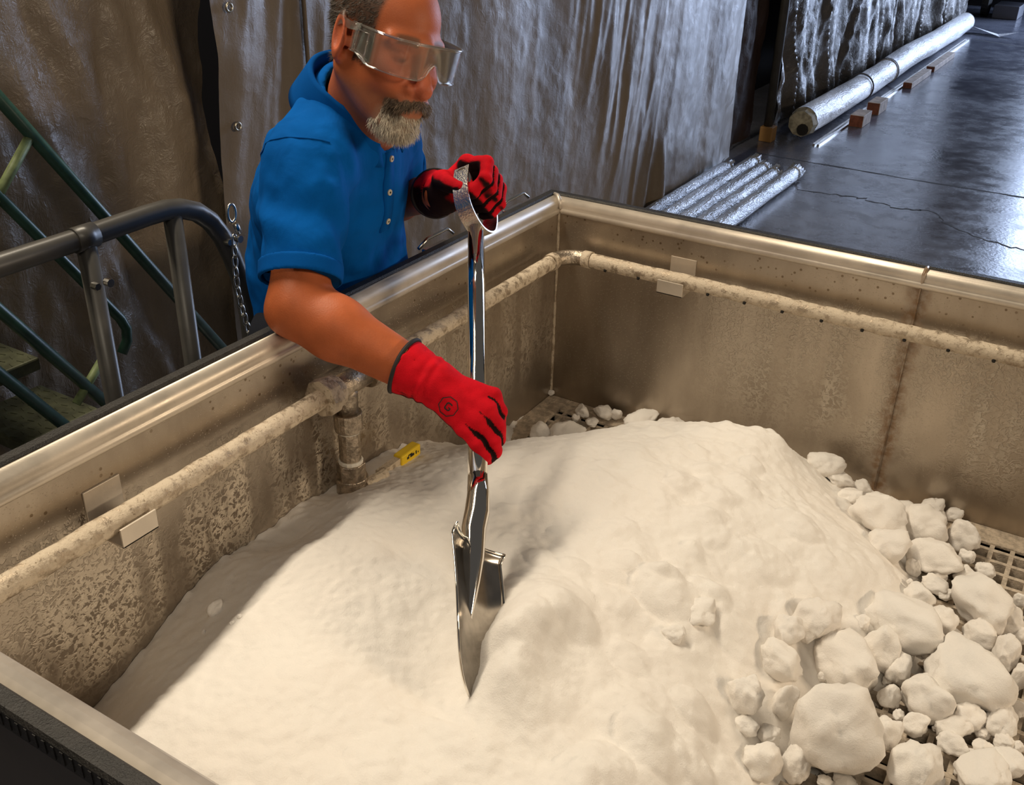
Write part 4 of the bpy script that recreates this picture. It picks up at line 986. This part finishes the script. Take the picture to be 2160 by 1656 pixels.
rows = [(.062, -.020, 0), (.0635, .012, 0), (.064, .030, 0), (.067, .034, 0), (.071, .030, 0), (.080, .008, .4), (.090, -.016, .8), (.096, -.030, 1.)]
vv = []; n = 60
for i in range(n + 1):
    th = math.radians(16 + 328 * i / n); fr = max(0., math.cos(th))
    for (r_, h_, k_) in rows:
        rr = r_ + .010 * fr * k_ ; hh = h_ - .030 * fr * (1 if k_ == 0 else 1.15) - .014 * fr ** 3 * k_ + .010 * (-min(0., math.cos(th)))
        vv.append(NB + A3(.010, -.018, .058) + UPN * hh + (FN * math.cos(th) * 1.05 + LN * math.sin(th)) * rr)
m = len(rows); co = mesh('collar', vv, [(i*m+k, (i+1)*m+k, (i+1)*m+k+1, i*m+k+1) for i in range(n) for k in range(m-1)], MT['shirt_trim'], shirt, True); md = co.modifiers.new('thickness', 'SOLIDIFY'); md.thickness = .0025
# ---- trousers and shoes (standing behind the tank)
def leg_sdf(p):
    d = ell(p, (-.175, -.60, .83), (.115, .145, .12), RT)
    for a, b_, c_ in (((-.18, -.70, .85), (-.16, -.72, .47), (-.20, -.73, .09)), ((-.20, -.52, .85), (-.18, -.49, .47), (-.24, -.48, .09))):
        d = smin(d, smin(rc(p, a, b_, .092, .068), rc(p, b_, c_, .066, .058), .02), .04)
    return smax(d + .004 * vnoise(p * 14, 3), .06 - p[:, 2], .01)
lv, lf = sdf_mesh(leg_sdf, (-.38, -.86, .04), (.02, -.36, 1.04), .010); mesh('trousers', lv, lf, MT['trousers'], man, True)
for (x_, y_) in ((-.20, -.73), (-.24, -.48)):
    b_, f_ = sdf_mesh(lambda p: smax(smin(ell(p, (x_, y_, .07), (.055, .047, .06)), ell(p, (x_ + .10, y_, .045), (.11, .046, .045)), .03), .0 - p[:, 2], .004), (x_ - .08, y_ - .07, -.02), (x_ + .24, y_ + .07, .15), .007)
    mesh('shoe', b_, f_, MT['shoe'], man, True)
# ---- gloves
RED, BLK = A3(.66, .006, .016), A3(.016, .006, .006)
def glove(nm, wrist, fore, mcps, fings, thumb, palm_c, back_dir, lo, hi, rf, label):
    chains = [[m_] + list(ch_) for m_, ch_ in zip(mcps, fings)]
    def fd(p):
        out = []
        for i, ch_ in enumerate(chains):
            r_ = rf * (1.0, 1.04, 1.0, .9)[i]; d = rc(p, ch_[0], ch_[1], r_ * 1.12, r_ * 1.05)
            for a, b_, k in zip(ch_[1:-1], ch_[2:], range(9)): d = smin(d, rc(p, a, b_, r_ * (1.05 - .05 * k), r_ * (1.0 - .06 * k)), .004)
            out.append(d)
        return out
    def fn(p):
        D_ = fd(p); d = D_[0]
        for e in D_[1:]: d = smin(d, e, .0035)
        pm = None
        for i, m_ in enumerate(mcps):
            a = rc(p, wrist + (m_ - wrist) * .12, m_, .024, .0155); pm = a if pm is None else smin(pm, a, .016)
        pm = smin(pm, ell(p, palm_c, (.026, .026, .026)), .02)
        d = smin(d, pm, .010); d = smin(d, ell(p, wrist, (.035, .035, .035)), .016)
        t = rc(p, thumb[0], thumb[1], .020, .0150); 
        for a, b_ in zip(thumb[1:-1], thumb[2:]): t = smin(t, rc(p, a, b_, .0145, .0125), .004)
        d = smin(d, t, .010)
        c0 = wrist + fore * .012; c1 = wrist - fore * .052
        cf = rc(p, c0, c1, .0355, .047); cf = smax(cf, (p - c1) @ (-fore), .002); cf = smax(cf, -rc(p, c0 - fore * .004, c1 - fore * .01, .031, .0445), .002)
        d = smin(d, cf, .010)
        return d + .0012 * vnoise(p * 70, 2) + .0016 * np.sin((p - wrist) @ fore * 330) * np.exp(-(((p - wrist) @ fore + .006) / .014) ** 2)
    v_, f_ = sdf_mesh(fn, lo, hi, .0021); N_ = vnormals(v_, f_)
    D_ = np.stack(fd(v_), 1); srt = np.sort(D_, 1); crease = (srt[:, 1] - srt[:, 0] < .0062) & (srt[:, 1] < .0075)
    base = np.tile(RED, (len(v_), 1)); base *= (1 + .12 * fbm(v_ * 60, 2, 6))[:, None]
    palm = sstep(-(N_ @ back_dir), .25, .5); base = mixc(base, palm, BLK); base = mixc(base, crease.astype(float), BLK)
    o = mesh(nm, v_, f_, MT['glove'], man, True, np.clip(base, 0, 1)); o['label'] = label
    c1 = wrist - fore * .052; u = np.cross(fore, A3(.3, .2, .9)); u /= np.linalg.norm(u); w = np.cross(fore, u)
    MB().tube([c1 + (u * math.cos(a) + w * math.sin(a)) * (.0462 + .0015 * math.sin(3 * a)) + fore * .003 * math.sin(2 * a) for a in np.linspace(0, 2 * math.pi, 40)[:-1]], .0036, 8, closed=True).build('cuff_binding', MT['trim'], o, True)
    return o, v_, f_
fR = (WR - ER) / np.linalg.norm(WR - ER)
mR = [A3(.360, -.836, .940), A3(.364, -.858, .929), A3(.357, -.876, .915), A3(.341, -.886, .901)]
gR = [[A3(.373, -.832, .915), A3(.367, -.825, .890), A3(.355, -.823, .877)], [A3(.383, -.851, .899), A3(.380, -.846, .873), A3(.369, -.842, .859)], [A3(.386, -.870, .883), A3(.387, -.865, .862), A3(.377, -.863, .848)], [A3(.369, -.890, .881), A3(.381, -.886, .862), A3(.381, -.875, .851)]]
tR = [A3(.296, -.857, .922), A3(.305, -.822, .916), A3(.323, -.808, .917), A3(.339, -.811, .910)]
bR = np.array(-CF) * .75 + np.array(CU) * .55 + np.array(CR) * .35; bR /= np.linalg.norm(bR)
gl, gv, gf = glove('work_glove', WR + fR * .012, fR, mR, gR, tR, A3(.312, -.870, .932), bR, (.17, -.97, .80), (.44, -.76, 1.05), .0118, 'red work glove with black finger panels on the lower hand')
# logo: octagon outline with a G, laid on the back of the hand
GB = BVHTree.FromPolygons([tuple(p) for p in gv], [tuple(t) for t in gf.tolist()])
lc = Vector((.323, -.902, .940)); e1 = Vector(CR) * .80 - Vector(CU) * .60; e2 = Vector(CR) * .60 + Vector(CU) * .80
def decal(poly_a, poly_b, closed, nm):
    vv = []; ff = []; n_ = len(poly_a)
    for (a, b_) in zip(poly_a, poly_b):
        for (u_, w_) in (a, b_):
            h = GB.ray_cast(lc + e1 * u_ + e2 * w_ - Vector(CF) * .08, Vector(CF)); vv.append((h[0] if h[0] is not None else lc) - Vector(CF) * .0010)
    for i in range(n_ if closed else n_ - 1): j = (i + 1) % n_; ff.append((2*i, 2*i+1, 2*j+1, 2*j))
    mesh(nm, vv, ff, MT['trim'], gl)
oc = []
for k in range(8):
    a0, a1 = math.pi / 8 + k * math.pi / 4, math.pi / 8 + (k + 1) * math.pi / 4
    for t in range(5): oc.append((math.cos(a0) * (1 - t / 5) + math.cos(a1) * t / 5, math.sin(a0) * (1 - t / 5) + math.sin(a1) * t / 5))
decal([(.0165 * a, .0165 * b_) for a, b_ in oc], [(.0150 * a, .0150 * b_) for a, b_ in oc], True, 'logo_outline')
gp = [(.0048, .0052), (.003, .0066), (-.003, .0066), (-.0052, .0045), (-.0052, -.0045), (-.003, -.0066), (.003, -.0066), (.0052, -.0045), (.0052, -.0002), (.0008, -.0002)]
decal(gp, [(a * .62, b_ * .70 if abs(b_) > .001 else b_ - .0018) for a, b_ in gp], False, 'logo_letter')
# left glove wraps the D-grip
def LG(a, q, p): return GC + LA * a + LQ * q + LP_ * p
mL = [LG(a, .006 - .004 * abs(i - 1), .040) for i, a in enumerate((-.036, -.012, .012, .035))]
gL = [[LG(a, .044 - .003 * i, .020), LG(a + .002, .040 - .003 * i, -.017), LG(a + .004, .012, -.030), LG(a + .004, -.006, -.027)] for i, a in enumerate((-.036, -.012, .012, .035))]
tL = [LG(-.040, -.050, .018), LG(-.052, -.028, -.012), LG(-.046, -.004, -.032), LG(-.034, .014, -.038)]
fL = (WL - EL) / np.linalg.norm(WL - EL)
gll, _, _ = glove('work_glove', WL + LQ * .01, fL, mL, gL, tL, LG(-.004, -.035, .026), (LP_ + LQ * .9) / np.linalg.norm(LP_ + LQ * .9), GC - .15, GC + .12, .0122, 'red work glove closed round the shovel grip')
